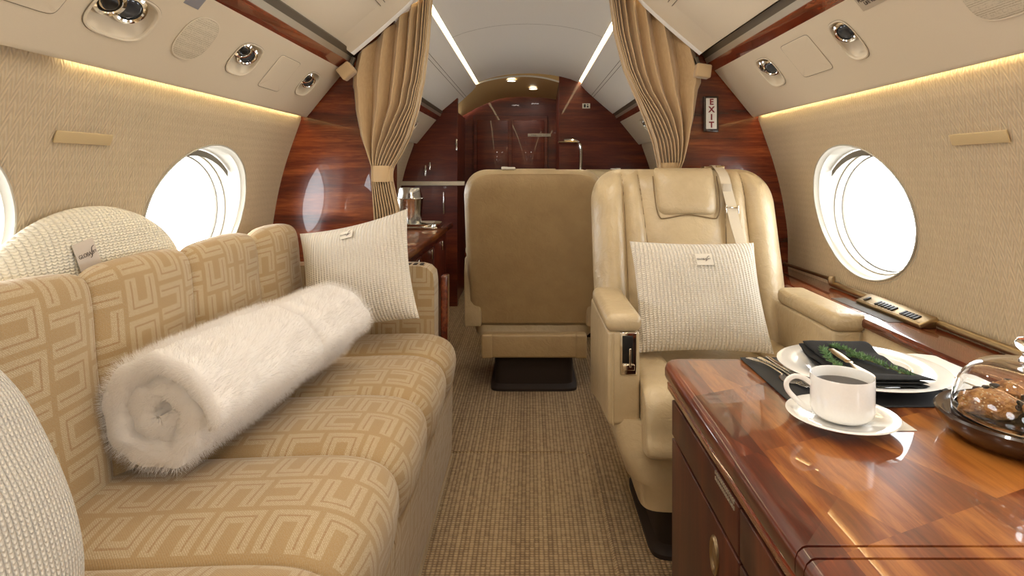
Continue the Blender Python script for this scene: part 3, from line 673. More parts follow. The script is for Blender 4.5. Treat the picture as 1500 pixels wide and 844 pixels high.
def puff(name, poly, ya, yb, mat, parent, depth=.016, n=110, m=30, wob=.004, puffy=None):
    pr, L = resample(crom(poly), n)
    N = []
    for i in range(n):
        a, b = pr[i-1], pr[(i+1) % n]; tx, tz = b[0]-a[0], b[1]-a[1]; l = math.hypot(tx, tz) or 1; N.append((tz/l, -tx/l))
    ar = sum(pr[i][0]*pr[(i+1) % n][1]-pr[(i+1) % n][0]*pr[i][1] for i in range(n))
    sg = 1 if ar > 0 else -1
    rings = []; UV = []
    for j in range(m+1):
        w = j/m; t = .5-.5*math.cos(PI*w); y = ya+(yb-ya)*t
        e = (1-abs(2*t-1)**2.8)
        ins = depth*(1-max(0, e)**.5)
        r = []
        for i, (x, z) in enumerate(pr):
            q = -ins*sg + wob*nsm((x*6, y*6, z*6+3))*max(0, e)
            r.append((x+N[i][0]*q, y, z+N[i][1]*q)); UV.append((L*i/n, y))
        rings.append(r)
    return mk(name, loft(rings), mat, parent, uv=UV, ang=75)
sofa = thing('sofa', 'long sofa in gold and cream key-patterned fabric along the left wall', 'sofa', (-.60, 1.25, 0))
SX, SY = -.60, 1.25
L_ = lambda poly: [(x-SX, z) for x, z in poly]
SEAT = [(-.85, .34), (-.86, .44), (-.80, .462), (-.70, .468), (-.55, .474), (-.42, .478), (-.34, .472), (-.285, .448), (-.258, .405), (-.258, .350), (-.272, .305), (-.30, .285), (-.45, .28), (-.70, .28)]
BACK = [(-.885, .42), (-.84, .40), (-.785, .43), (-.782, .50), (-.800, .60), (-.812, .70), (-.818, .78), (-.828, .835), (-.850, .862), (-.878, .866), (-.896, .85), (-.902, .80), (-.902, .60)]
sy = [.30, .58, .93, 1.285, 1.625, 1.97, 2.22]
for a, b in zip(sy[:-1], sy[1:]): puff('seat_cushion', L_(SEAT), a-SY+.0006, b-SY-.0006, 'key', sofa, .031)
by = [.30, .46, .82, 1.185, 1.53, 1.90, 2.23]
for a, b in zip(by[:-1], by[1:]): puff('back_cushion', L_(BACK), a-SY+.0006, b-SY-.0006, 'key', sofa, .028)
BASE = [(-.95, .0), (-.292, .0), (-.287, .02), (-.283, .27), (-.287, .285), (-.95, .285)]
def sweep_uv(name, poly, ya, yb, mat, parent, n=80, m=2):
    pr, L = resample(poly, n); rings = []; UV = []
    for j in range(m+1):
        y = ya+(yb-ya)*j/m
        rings.append([(x, y, z) for x, z in pr]); UV += [((L*i/n, y) if name != 'armrest' else (x, z)) for i, (x, z) in enumerate(pr)]
    return mk(name, loft(rings), mat, parent, uv=UV, ang=40)
for a, b in ((.30, .74), (.744, 1.29), (1.294, 1.84), (1.844, 2.26)):
    sweep_uv('sofa_base_panel', L_(BASE), a-SY, b-SY, 'key', sofa)
mk('welt', tube([(-.2865-SX, .3-SY, .006), (-.2865-SX, 2.26-SY, .006)], .006, 8), 'key', sofa, uv=[(.01*(i % 8), i*.1) for i in range(16)])
ARM = [(-.93, .10), (-.40, .10), (-.352, .12), (-.345, .30), (-.345, .64), (-.352, .685), (-.38, .703), (-.45, .706), (-.93, .706)]
sweep_uv('armrest', [(x-SX, z) for x, z in ARM], 2.222-SY, 2.322-SY, 'key', sofa)
sweep_uv('armrest', [(x-SX, z) for x, z in ARM], .17-SY, .285-SY, 'key', sofa)
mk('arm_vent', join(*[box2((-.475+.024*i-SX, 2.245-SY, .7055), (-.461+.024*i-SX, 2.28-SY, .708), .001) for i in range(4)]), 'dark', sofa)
tag(mk('magazine_ledge', rbox((-.325, 2.36, .32), (.026, .06, .66), .006), 'wood_y'), 'narrow polished wood end post beside the far arm of the sofa', 'post')
# ---------------------------------------------------------------- pillows
def pillow(name, label, c, ux, uy, w, h, t, mat, bend=0.0, group=None, rot=0, pinch=.06, rnd=0.0):
    ux = Vector(ux).normalized(); uy = Vector(uy); uy = (uy-ux*uy.dot(ux)).normalized(); uz = ux.cross(uy)
    n = 56; V = []; UV = []; idx = {}
    def pt(i, j, s):
        u = -math.cos(PI*i/n); v = -math.cos(PI*j/n)
        x = w/2*u*(1-pinch*(1-v*v)); y = h/2*v*(1-pinch*(1-u*u))
        x *= 1-rnd*(1-math.sqrt(1-v*v/2)); y *= 1-rnd*(1-math.sqrt(1-u*u/2))*1.5
        th = t/2*(max(0, (1-abs(u)**3.2)*(1-abs(v)**3.2)))**.62
        z = s*th + bend*(x/(w/2))**2 + .006*nsm((u*1.7+c[0]*9, v*1.7, s))*(1-u*u)*(1-v*v)*2
        return (x, y, z)
    F = []
    for s in (1, -1):
        for i in range(n+1):
            for j in range(n+1):
                if s == -1 and (i in (0, n) or j in (0, n)): idx[(s, i, j)] = idx[(1, i, j)]; continue
                p = pt(i, j, s); idx[(s, i, j)] = len(V); V.append(p); UV.append((p[0]+1, p[1]+1))
        for i in range(n):
            for j in range(n):
                q = (idx[(s, i, j)], idx[(s, i+1, j)], idx[(s, i+1, j+1)], idx[(s, i, j+1)])
                F.append(q if s == 1 else q[::-1])
    m = Matrix.Translation(Vector(c)) @ Matrix((ux, uy, uz)).transposed().to_4x4()
    o = mk(name, (V, F), mat, None, uv=UV, ang=180); o.matrix_world = m
    o.parent = None; tag(o, label, 'pillow', group)
    return o
def pillow_tag(p, x, y, w, h, t, pw, ph, rot=0, mat='tagw', size=.0105):
    """woven brand label sewn on the front; sits on the curved face"""
    def surf(a, b):
        u, v = a/(pw/2), b/(ph/2); return t/2*(max(0, (1-abs(u)**3.2)*(1-abs(v)**3.2)))**.62
    R = Matrix.Rotation(rot, 2)
    n = 8; V = []; F = []
    for k in (0, 1):
        for i in range(n+1):
            for j in range(n+1):
                q = R @ Vector((-w/2+w*i/n, -h/2+h*j/n)); a, b = x+q.x, y+q.y
                V.append((a, b, surf(a, b)+(.0045 if t > .1 else .002)+.0012*k))
    id_ = lambda k, i, j: k*(n+1)**2+i*(n+1)+j
    for i in range(n):
        for j in range(n):
            F.append((id_(1, i, j), id_(1, i+1, j), id_(1, i+1, j+1), id_(1, i, j+1))); F.append((id_(0, i, j), id_(0, i, j+1), id_(0, i+1, j+1), id_(0, i+1, j)))
    for i in range(n):
        F.append((id_(0, i, 0), id_(0, i+1, 0), id_(1, i+1, 0), id_(1, i, 0))); F.append((id_(0, i, n), id_(1, i, n), id_(1, i+1, n), id_(0, i+1, n)))
        F.append((id_(0, 0, i), id_(1, 0, i), id_(1, 0, i+1), id_(0, 0, i+1))); F.append((id_(0, n, i), id_(0, n, i+1), id_(1, n, i+1), id_(1, n, i)))
    o = mk('label_tag', (V, F), mat, p)
    e = 1e-3; z0 = surf(x, y); nx = -(surf(x+e, y)-surf(x-e, y))/(2*e); ny = -(surf(x, y+e)-surf(x, y-e))/(2*e)
    nrm = Vector((nx, ny, 1)).normalized(); ux = Vector((math.cos(rot), math.sin(rot), 0)); ux = (ux-nrm*ux.dot(nrm)).normalized(); uy = nrm.cross(ux)
    org = Vector((x, y, z0+.0062))
    text('label_lettering', 'GLOBAL', size, 'ink', org-ux*w*.14, ux, uy, o, off=.001, ext=.0002)
    text('label_lettering', 'JET', size*.72, 'ink', org+ux*w*.28+uy*size*.1, ux, uy, o, off=.001, ext=.0002)
    sw = [org+ux*w*q+uy*size*r+nrm*.0012 for q, r in ((.02, -.75), (.10, -.55), (.15, .1), (.18, .75), (.25, 1.1), (.33, 1.2))]
    mk('label_swoosh', tube(smoothpath(sw, 5), [.0002]+[.0007]*24+[.0002], 6), 'ink', o)
    return o
pa = pillow('throw_pillow', 'ivory ribbed knit pillow with a small label on the facing beige armchair', (.507, 1.845, .676), (.375, .0, -.004), (-.035, .17, .30), .39, .345, .15, 'knit')
pillow_tag(pa, .01, .085, .050, .038, .15, .39, .345, rot=.03, size=.0085)
pb = pillow('throw_pillow', 'ivory ribbed knit pillow tilted in the far corner of the sofa', (-.575, 2.045, .705), (.36, -.05, .085), (-.14, .13, .30), .40, .37, .13, 'knit', pinch=.09)
pillow_tag(pb, .0, .125, .042, .026, .13, .40, .36, rot=.02, mat='knit', size=.0085)
pc = pillow('throw_pillow', 'cream ribbed knit pillow wedged behind the sofa back at the window', (-.942, 1.345, .797), (.0, .575, .0), (-.05, 0, .33), .60, .34, .076, 'knit_w', pinch=-.04, rnd=.75)
pillow_tag(pc, -.075, .075, .062, .056, .076, .60, .34, rot=.16, mat='tag', size=.0115)
pd = pillow('throw_pillow', 'off-white fine knit pillow cut off at the lower left corner', (-.675, .62, .648), (.10, .97, .0), (-.40, 0, .86), .44, .385, .15, 'knit_g', pinch=.0, rnd=.35)
# ---------------------------------------------------------------- rolled plush throw
def throw():
    N = 300; turns = 2.1; th0 = 0.5; r0, r1 = .020, .122
    tot = turns*2*PI
    def rad(q): return r0+(r1-r0)*q
    outer = []; inner = []
    half = .0255
    for i in range(N+1):
        q = i/N; th = th0-tot*q; c = rad(q)-half*.55
        endt = min(1, (1-q)/.03)**.5 if q > .97 else (min(1, q/.02)**.5 if q < .02 else 1)
        hh = half*endt*1.02
        wv = .0025*math.sin(th*5+1)+.002*math.sin(th*9)
        outer.append(((c+hh+wv)*math.cos(th), (c+hh+wv)*math.sin(th))); inner.append(((c-hh+wv)*math.cos(th), (c-hh+wv)*math.sin(th)))
    poly = outer+inner[::-1]
    A = Vector((-.695, 1.13, .590)); B = Vector((-.590, 1.83, .600)); ax = (B-A); Ln = ax.length; ax.normalize()
    up = Vector((0, 0, 1)); sx = ax.cross(up).normalized(); uz = sx.cross(ax).normalized()
    rings = []; M_ = 74
    for j in range(M_+1):
        t = j/M_; t = t if True else t
        # rounded ends: strip thins out
        tt = (0.5-0.5*math.cos(PI*t))*.35+t*.65
        e0 = min(1, tt/.035); e1 = min(1, (1-tt)/.035)
        rnd = math.sqrt(max(0, 1-(1-e0)**2))*math.sqrt(max(0, 1-(1-e1)**2))
        s = 1.04-.04*tt
        s *= 1-.19*math.exp(-((tt-.60)/.028)**2)-.06*(1/(1+math.exp(-(tt-.60)/.012)))
        ring = []
        nO = len(outer)
        for i, (a, b) in enumerate(poly):
            k = i if i < nO else 2*nO-1-i
            mid = ((outer[k][0]+inner[k][0])/2, (outer[k][1]+inner[k][1])/2)
            fa = .35+.65*rnd
            x = mid[0]+(a-mid[0])*fa; y = mid[1]+(b-mid[1])*fa
            squash = 1.0
            z_ = y*s*.97; 
            if z_ < -.108: z_ = -.108+(z_+.108)*.3
            P = A+ax*(tt*Ln)+sx*(x*s*1.04)+uz*z_
            # cushion the near end: inner turns sit slightly deeper
            if e0 < 1 or tt < .06: P += ax*(.018*(1-math.hypot(x, y)/.12)*(1-min(1, tt/.06)))
            ring.append(tuple(P))
        rings.append(ring)
    o = mk('rolled_throw', loft(rings), 'plush', None, ang=180)
    tx = bpy.data.textures.new('lump', 'CLOUDS'); tx.noise_scale = .055; tx.noise_depth = 2
    md = o.modifiers.new('d', 'DISPLACE'); md.texture = tx; md.strength = .012; md.mid_level = .5; md.texture_coords = 'LOCAL'
    return tag(o, 'thick rolled blush-white plush throw lying along the sofa seat', 'blanket')
thr = throw()
if FUR:
    ps = thr.modifiers.new('fur', 'PARTICLE_SYSTEM').particle_system; st = ps.settings
    st.type = 'HAIR'; st.count = 120000; st.hair_length = .0048; st.hair_step = 2; st.use_advanced_hair = True
    st.root_radius = .35; st.tip_radius = .05; st.radius_scale = .001; st.brownian_factor = .0022; st.tangent_factor = .0; st.normal_factor = .004
    st.render_type = 'PATH'; st.material = 1; st.distribution = 'RAND'; st.use_modifier_stack = True
# ---------------------------------------------------------------- armchairs
def chair(name, label, loc, rz, belt=True, group='beige leather cabin seats'):
    e = thing(name, label, 'armchair', loc, (0, 0, rz), group)
    HW = .322
    def hw(z):
        if z < .925: return HW-.004*max(0, .7-z)/.25
        k = min(1, (z-.925)/.130); return .205+(HW-.205)*(1-k**2.3)**(1/2.3)
    def yc(z): return .085+.21*(z-.42)/.63
    cre = [(-.217, -.212), (-.138, -.160)]
    def creases(z):
        t = min(1, max(0, (z-.62)/.40))
        return [-.214, -(.128+.030*t), .112+.030*t, .205]
    NX = 260; rings = []
    zs = list(np.linspace(.30, .92, 34))+[.925+.130*math.sin(a) for a in np.linspace(.05, PI/2, 22)]
    for z in zs:
        h = hw(z); cz = creases(z); edges = [-h]+cz+[h]
        tfc = .062; trr = .062
        if z > .95: k = min(1, (z-.95)/.106); tfc *= max(.02, (1-k**2.5))**.5; trr *= max(.02, (1-k**2.5))**.5
        fr = []; bk = []
        for i in range(NX+1):
            a = PI*i/NX; x = -h*math.cos(a); xn = abs(x)/h; e_ = max(0, 1-xn**5)**.5
            b = 0
            for p, q in zip(edges[:-1], edges[1:]):
                if p <= x <= q:
                    tt = (x-p)/max(1e-6, q-p); amp = .032
                    if p == -h or q == h: amp = .044
                    if p == cz[1]: amp = .024
                    b = amp*(1-abs(2*tt-1)**2.2)**.72
                    if p == cz[1] and z < .60: pass
            bolster = .030*max(0, (abs(x)-.20)/.12)**1.2 if abs(x) > .20 else 0
            fade = min(1, max(0, (1.05-z)/.05))**.5
            wr = .0022*nsm((x*11+loc[0], z*13, 1))+.0012*nsm((x*30, z*22, 4))
            fr.append((x, yc(z)-(tfc+(b+bolster)*fade+wr)*e_, z))
            bk.append((x, yc(z)+trr*(max(0, 1-xn**7)**.5), z))
        rings.append(fr+bk[-2:0:-1])
    bk_ = mk('backrest', loft(rings), 'leather', e, ang=80)
    def front_y(x, z):
        h = hw(z); xn = min(.999, abs(x)/h); tfc = .062
        if z > .95: k = min(1, (z-.95)/.106); tfc *= max(.02, (1-k**2.5))**.5
        bo = .030*max(0, (abs(x)-.20)/.12)**1.2 if abs(x) > .20 else 0
        return yc(z)-(tfc+bo*min(1, max(0, (1.05-z)/.05))**.5)*(1-xn**5)**.5
    for ci in range(4):
        zz_ = np.linspace(.52, 1.035, 40)
        mk('seam_crease_line', tube([(creases(z)[ci], front_y(creases(z)[ci], z)-.0015, z) for z in zz_], .0022, 6), 'crease_shade', e)  # dark tubes put the crease shading into colour
    # rear shell panel
    sh = []
    for z in list(np.linspace(.315, .92, 24))+[.925+.110*math.sin(a) for a in np.linspace(.05, PI/2, 14)]:
        h = (hw(min(z, 1.04))-.014) if z < .925 else .19+.114*max(0, 1-((z-.925)/.110)**2.3)**(1/2.3)
        k = 0 if z < .96 else min(1, (z-.96)/.07)
        r = []
        for i in range(41):
            x = -h+2*h*i/40; xn = abs(x)/h; r.append((x, yc(z)+.058+.012*max(0, 1-xn**10)**.5-.012*k**2, z))
        r += [(x, y-.03, z) for x, y, z in r[::-1]]
        sh.append(r)
    mk('rear_shell', loft(sh), 'leather_d', e, ang=70)
    # headrest pad
    hr_ = []
    for j in range(27):
        v_ = -1+2*j/26; z = .973+.086*math.sin(v_*PI/2)
        ee = math.sqrt(max(0, 1-abs(math.sin(v_*PI/2))**3.5))
        r = []
        for i in range(48):
            a = 2*PI*i/48; cx_ = math.copysign(abs(math.cos(a))**.45, math.cos(a)); sx_ = math.sin(a)
            wide = .108-.012*max(0, -math.sin(v_*PI/2))**4
            x = wide*cx_*(1-.10*(1-ee)); y = yc(z)-.060-.046*ee*sx_*(1-.55*max(0, v_)**3) if sx_ > 0 else yc(z)-.060-.03*ee*sx_
            zz = z+(.013*(1-(x/.108)**2) if v_ < -.3 else 0)*min(1, (-v_-.3)/.7 if v_ < -.3 else 0)
            r.append((x, y, zz))
        hr_.append(r)
    mk('headrest', loft(hr_), 'leather', e, ang=70)
    mk('headrest_crease_line', tube(smoothpath([(-.111, yc(1.03)-.076, 1.03), (-.111, yc(.98)-.084, .98), (-.108, yc(.92)-.086, .925), (-.098, yc(.9)-.087, .893), (-.08, yc(.9)-.088, .888), (0, yc(.9)-.088, .900), (.08, yc(.9)-.088, .888), (.098, yc(.9)-.087, .893), (.108, yc(.92)-.086, .925), (.111, yc(.98)-.084, .98), (.111, yc(1.03)-.076, 1.03)], 6), .0024, 6), 'crease_shade', e)  # dark line adds crease shade round the headrest
    # seat cushion: centre pad and side welts
    SC_ = [(-.395, .33), (-.405, .40), (-.395, .455), (-.36, .487), (-.28, .500), (-.10, .503), (.06, .50), (.10, .46), (.10, .36), (-.1, .32)]
    def cush(nm, xa, xb, poly, d=.02):
        pr, L = resample(crom(poly), 80); rr = []
        cy = sum(p[0] for p in pr)/80; cz = sum(p[1] for p in pr)/80
        for j in range(25):
            t = .5-.5*math.cos(PI*j/24); x = xa+(xb-xa)*t; k = 1-d*(1-math.sqrt(max(0, 1-abs(2*t-1)**3.2)))*6
            rr.append([(x, cy+(y-cy)*(1-(1-k)*.5)+.003*nsm((x*8, y*8, z*8)), cz+(z-cz)*k+.003*nsm((x*9, y*9, 2))) for y, z in pr])
        return mk(nm, loft(rr), 'leather', e, ang=80)
    cush('seat_cushion', -.150, .150, SC_)
    for s in (-1, 1): cush('seat_bolster', s*.150, s*.250, [(y*1.02, z+.008 if z > .44 else z) for y, z in SC_], .018)
    # arms
    for s in (-1, 1):
        xo, xi = s*.336, s*.252
        x0, x1 = min(xo, xi), max(xo, xi)
        side = [(-.325, .385), (-.325, .630), (.11, .630), (.14, .56), (.15, .30), (.0, .335), (-.15, .365)]
        V, F = prism([(y, z) for y, z in side], x0, x1, axis=0)
        bm = bmesh.new(); vs = [bm.verts.new(v) for v in V]; [bm.faces.new([vs[i] for i in f]) for f in F]
        bmesh.ops.recalc_face_normals(bm, faces=bm.faces); bmesh.ops.bevel(bm, geom=list(bm.edges), offset=.010, segments=3, profile=.5, affect='EDGES')
        a = mk('armrest', from_bm(bm), 'leather', e, ang=50)
        pad = rbox((0, 0, 0), (.092, .375, .052), .020, 5)
        V, F = pad
        V = [(x*(1+.04*(y < -.1)), y, z+(-.004 if y < -.15 and z > 0 else 0)+.002*nsm((x*9, y*9, 7))) for x, y, z in V]
        mk('arm_pad', shift((V, F), (s*.2945, -.148, .654)), 'leather', a, ang=60)
        mk('arm_welt', tube([(s*.322, -.3255, .385), (s*.322, -.3265, .625)], .0022, 8), 'leather', a)
    arm = a
    # chrome recline / ashtray insert on the aisle arm front (aisle arm is on -x)
    ins = mk('recline_control', join(rbox((-.283, -.3265, .573), (.044, .008, .112), .003)), 'chrome', e)
    mk('control_slot', rbox((-.285, -.3305, .584), (.028, .004, .072), .002), 'black', ins)
    mk('control_lever', join(rbox((-.279, -.333, .563), (.006, .006, .05), .002), rbox((-.283, -.332, .538), (.032, .006, .016), .002)), 'chrome', ins)
    # skirt
    q = lambda hx, yf, yr, z: [(x*1.0, y, z) for x, y in ((-hx, yf), (hx, yf), (hx, yr), (-hx, yr))]
    def rr_(hx, yf, yr, z, N=40, p=10):
        cy = (yf+yr)/2; hy = (yr-yf)/2
        return [(hx*math.copysign(abs(math.cos(a))**(2/p), math.cos(a)), cy+hy*math.copysign(abs(math.sin(a))**(2/p), math.sin(a)), z) for a in [2*PI*i/N+.02 for i in range(N)]]
    mk('seat_skirt', loft([rr_(.325, -.335, .09, .40), rr_(.325, -.338, .095, .385), rr_(.315, -.350, .10, .34), rr_(.285, -.365, .11, .255), rr_(.255, -.36, .12, .235), rr_(.25, -.35, .12, .17), rr_(.24, -.30, .12, .155)]), 'leather', e, ang=45)
    mk('rear_cover', rbox((0, .168, .222), (.50, .06, .112), .012, 4), 'leather_d', e)
    for s in (-1, 1): mk('rear_cover_end', rbox((s*.222, .174, .222), (.055, .06, .116), .012, 4), 'leather_d', e)
    ped = mk('pedestal', loft([rr_(.19, -.26, .15, .17), rr_(.19, -.26, .15, .03), rr_(.21, -.28, .17, .012), rr_(.21, -.28, .17, .0)]), 'dark', e)  # dark brown colour carries the shade under the seat
    # shoulder belt guide on the top edge
    bx = .128
    gd = mk('belt_guide', join(rbox((bx-.012, yc(1.05)+.0, 1.060), (.062, .050, .012), .005), rbox((bx+.008, yc(1.05)-.035, 1.062), (.030, .03, .012), .004)), 'white' if not belt else 'brass', e)
    if belt:
        def fy(x, z): return yc(z)-.062-.034
        pth = [(bx, yc(1.05)+.01, 1.068), (bx, yc(1.05)-.03, 1.067), (bx+.004, fy(0, 1.03)+.01, 1.035), (bx+.010, fy(0, .98), .98), (bx+.016, fy(0, .93)-.004, .93), (bx+.024, fy(0, .88)-.004, .87), (bx+.036, fy(0, .80)-.006, .80), (bx+.052, fy(0, .70)-.008, .70), (bx+.062, fy(0, .62)-.01, .60)]
        P = smoothpath(pth, 6); rr = []
        for k_, p in enumerate(P):
            wv = .0175; rr.append([tuple(p+Vector((a*wv, b*.0012-.0006, 0))) for a, b in ((-1, -1), (1, -1), (1, 1), (-1, 1))])
        st = mk('shoulder_belt', loft(rr), 'strap', e, ang=50)
        mk('belt_stitching', rbox((bx+.008, fy(0, .985)-.003, .985), (.030, .002, .040), .0008), 'placardb', st)
        mk('belt_adjuster', join(rbox((bx+.017, fy(0, .925)-.008, .925), (.046, .008, .007), .002), rbox((bx-.003, fy(0, .925)-.006, .918), (.004, .006, .028), .001), rbox((bx+.038, fy(0, .925)-.006, .918), (.004, .006, .028), .001)), 'chrome', st)
    return e
ch1 = chair('cabin_armchair', 'beige leather cabin seat facing the camera with a knit pillow, before the right partition', (.540, 1.93, 0), 0)
def copy_tree(o, parent=None):
    c = o.copy(); COL.objects.link(c); c.parent = parent
    for k in list(o.children): copy_tree(k, c)
    return c
ch2 = chair('cabin_armchair', 'tan leather cabin seat seen from behind in the aisle, back to the camera', (.02, 3.09, 0), PI, belt=False)
for o in [x for x in ch2.children if x.name.startswith('recline')]: pass
ch3 = copy_tree(ch2); ch3.location = (.50, 4.15, 0); ch3.rotation_euler = (0, 0, 0)
ch3['label'] = 'farthest beige seat, only its rounded top showing between the two front seats'
# ---------------------------------------------------------------- dining console
CT = .65
con = thing('dining_console', 'glossy burl wood table cabinet with drawers in the right foreground', 'table', (.57, .75, 0))
CXL, CYL = .57, .75
def slab(name, x0, x1, y0, y1, z0, z1, rad, nose, mat, corners=(1, 1, 1, 1), fa=1.0, fb=1.0):
    """slab with rounded plan corners and a rounded nose"""
    def plan(ins, z):
        out = []
        cs = [(x0, y0, PI, corners[0]), (x1, y0, 1.5*PI, corners[1]), (x1, y1, 0, corners[2]), (x0, y1, .5*PI, corners[3])]
        for cx_, cy_, a0, on in cs:
            r = rad if on else .004
            ox = cx_+(r if cx_ == x0 else -r); oy = cy_+(r if cy_ == y0 else -r)
            for k in range(9):
                a = a0+PI/2*k/8; rr = r-ins
                X_, Y_ = ox+(r-ins)*math.cos(a), oy+(r-ins)*math.sin(a)
                f_ = fa if cy_ == y0 else fb
                if not on: X_ = cx_+(ins if cx_ == x0 else -ins); Y_ = cy_+(ins*f_ if cy_ == y0 else -ins*f_)
                elif f_ < 1: Y_ = cy_+(Y_-cy_)*1.0-(0 if cy_ == y0 else -ins*(1-f_))
                out.append((X_-CXL, Y_-CYL, z))
        return out
    rg = []
    for (i, z) in nose: rg.append(plan(i, z))
    return mk(name, loft(rg), mat, con, ang=45)
def nose(z0, z1, d=.012):
    return [(.006, z0), (.002, z0+.004), (.0, z0+.010), (0, z1-.014), (.003, z1-.006), (.008, z1-.0015), (.013, z1)]
slab('table_top', .2825, .862, .655, 1.316, .612, CT, .035, nose(.612, CT), 'wood_top', (0, 0, 0, 1), .1, 1)
slab('table_leaf', .2825, .862, .634, .6535, .612, CT, .010, nose(.612, CT, ), 'wood_top', (0, 0, 0, 0), .1, .1)
slab('table_leaf', .2825, .862, .25, .6325, .612, CT, .012, nose(.612, CT), 'wood_top', (0, 0, 0, 0), 1, .1)
slab('edge_moulding', .287, .862, .26, 1.31, .590, .6115, .03, [(.006, .590), (0, .596), (0, .606), (.006, .6115)], 'wood_rail', (0, 0, 0, 1))
mk('console_body', box2((.296-CXL, .27-CYL, .0), (.860-CXL, 1.255-CYL, .592), .004), 'wood_side', con)
for (ya, yb, za, zb) in ((.28, .845, .515, .585), (.85, 1.247, .515, .585), (.28, .845, .06, .508), (.85, 1.247, .06, .508)):
    d = mk('drawer' if za > .4 else 'cabinet_door', box2((.2885-CXL, ya-CYL, za), (.300-CXL, yb-CYL, zb), .002), 'wood_side', con)
    if za < .4:
        yy, zz = (.955, .452) if ya > .5 else (.56, .452)
        rg = lambda r, x: [(x-CXL, yy-CYL+r*.62*math.cos(a), zz+r*math.sin(a)) for a in [2*PI*i/36 for i in range(36)]]
        mk('latch_ring', loft([rg(.030, .2885), rg(.030, .286), rg(.027, .284), rg(.022, .286), rg(.020, .2875), rg(.015, .2865)]), 'brass', d)
vt = mk('side_vent', join(*[box2((.2872-CXL, .865+.0065*i-CYL, .571+.009*k), (.2892-CXL, .869+.0065*i-CYL, .576+.009*k)) for i in range(14) for k in range(2)]), 'alu', con, smooth=False)
# ---------------------------------------------------------------- things on the table
def tabl(x, y, z=0.0): return (x, y, CT+z)
mt = tag(mk('placemat', rbox((.652, 1.171, CT+.0016), (.410, .272, .003), .001), 'mat'), 'black woven placemat under the plate on the wood table', 'placemat')
def ruff(poly, z, th, name, mat, label, cat, amp=.002, parent=None):
    """thin folded cloth from an outline, lightly rumpled"""
    P, _ = resample(poly, 96); cx_ = sum(p[0] for p in P)/96; cy_ = sum(p[1] for p in P)/96
    rg = []
    for k, zz in ((1.0, 0), (1.004, th*.5), (.995, th), (.96, th), (.8, th), (.6, th), (.4, th), (.2, th), (.02, th)):
        rg.append([(cx_+(x-cx_)*k, cy_+(y-cy_)*k, z+zz+(amp*nsm((x*k*22, y*k*22, 3)) if zz == th else 0)+(amp if zz == th else 0)) for x, y in P])
    o = mk(name, loft(rg), mat, parent, ang=60)
    return tag(o, label, cat) if label else o
ruff([(.745, 1.07), (.765, 1.03), (.800, 1.015), (.845, 1.06), (.853, 1.19), (.850, 1.29), (.82, 1.304), (.78, 1.30), (.745, 1.306), (.725, 1.285), (.74, 1.20)], CT+.0035, .006, 'linen_napkin', 'whitecloth', 'folded white napkin on the right side of the black placemat', 'napkin')
pl = tag(mk('dinner_plate', lathe([(.001, .004), (.085, .004), (.088, .006), (.100, .014), (.146, .0215), (.149, .0235), (.146, .0245), (.100, .018), (.090, .0105), (.084, .008), (.001, .0075)], 96, (.634, 1.178, CT+.0045)), 'china'), 'large white china dinner plate with a wide rim on the black placemat', 'plate')
# black napkin, folded and lying across the plate
def folded():
    A_ = Vector((.634, 1.285, 0)); Bq = Vector((.622, 1.050, 0))
    ax = (Bq-A_).normalized(); L = (Bq-A_).length; px_ = Vector((ax.y, -ax.x, 0))
    parts = []
    for k, (w, z, o_) in enumerate(((.134, .0, .0), (.128, .0055, .004), (.130, .011, -.003))):
        rg = []
        for j in range(31):
            t = j/30; e0 = min(1, t/.04, (1-t)/.04); r = []
            for i in range(36):
                a = 2*PI*i/36
                u = math.copysign(abs(math.cos(a))**.35, math.cos(a)); v = math.copysign(abs(math.sin(a))**.7, math.sin(a))
                wd = w/2*(1+.07*math.sin(t*5+k*1.3))*(.97+.03*e0)
                p = A_+ax*(t*L)+px_*(u*wd+o_)
                sag = .0105*max(0, (abs(t-.5)*L-.06)/.06)
                p.z = CT+.0225+sag*.9+z+.0034*v*(.3+.7*e0)+.003*nsm((t*7, u*2, k*3))
                r.append(tuple(p))
            rg.append(r)
        parts.append(loft(rg))
    return join(*parts)
bn = tag(mk('linen_napkin', folded(), 'blackcloth', ang=60), 'folded black napkin lying across the white dinner plate', 'napkin')
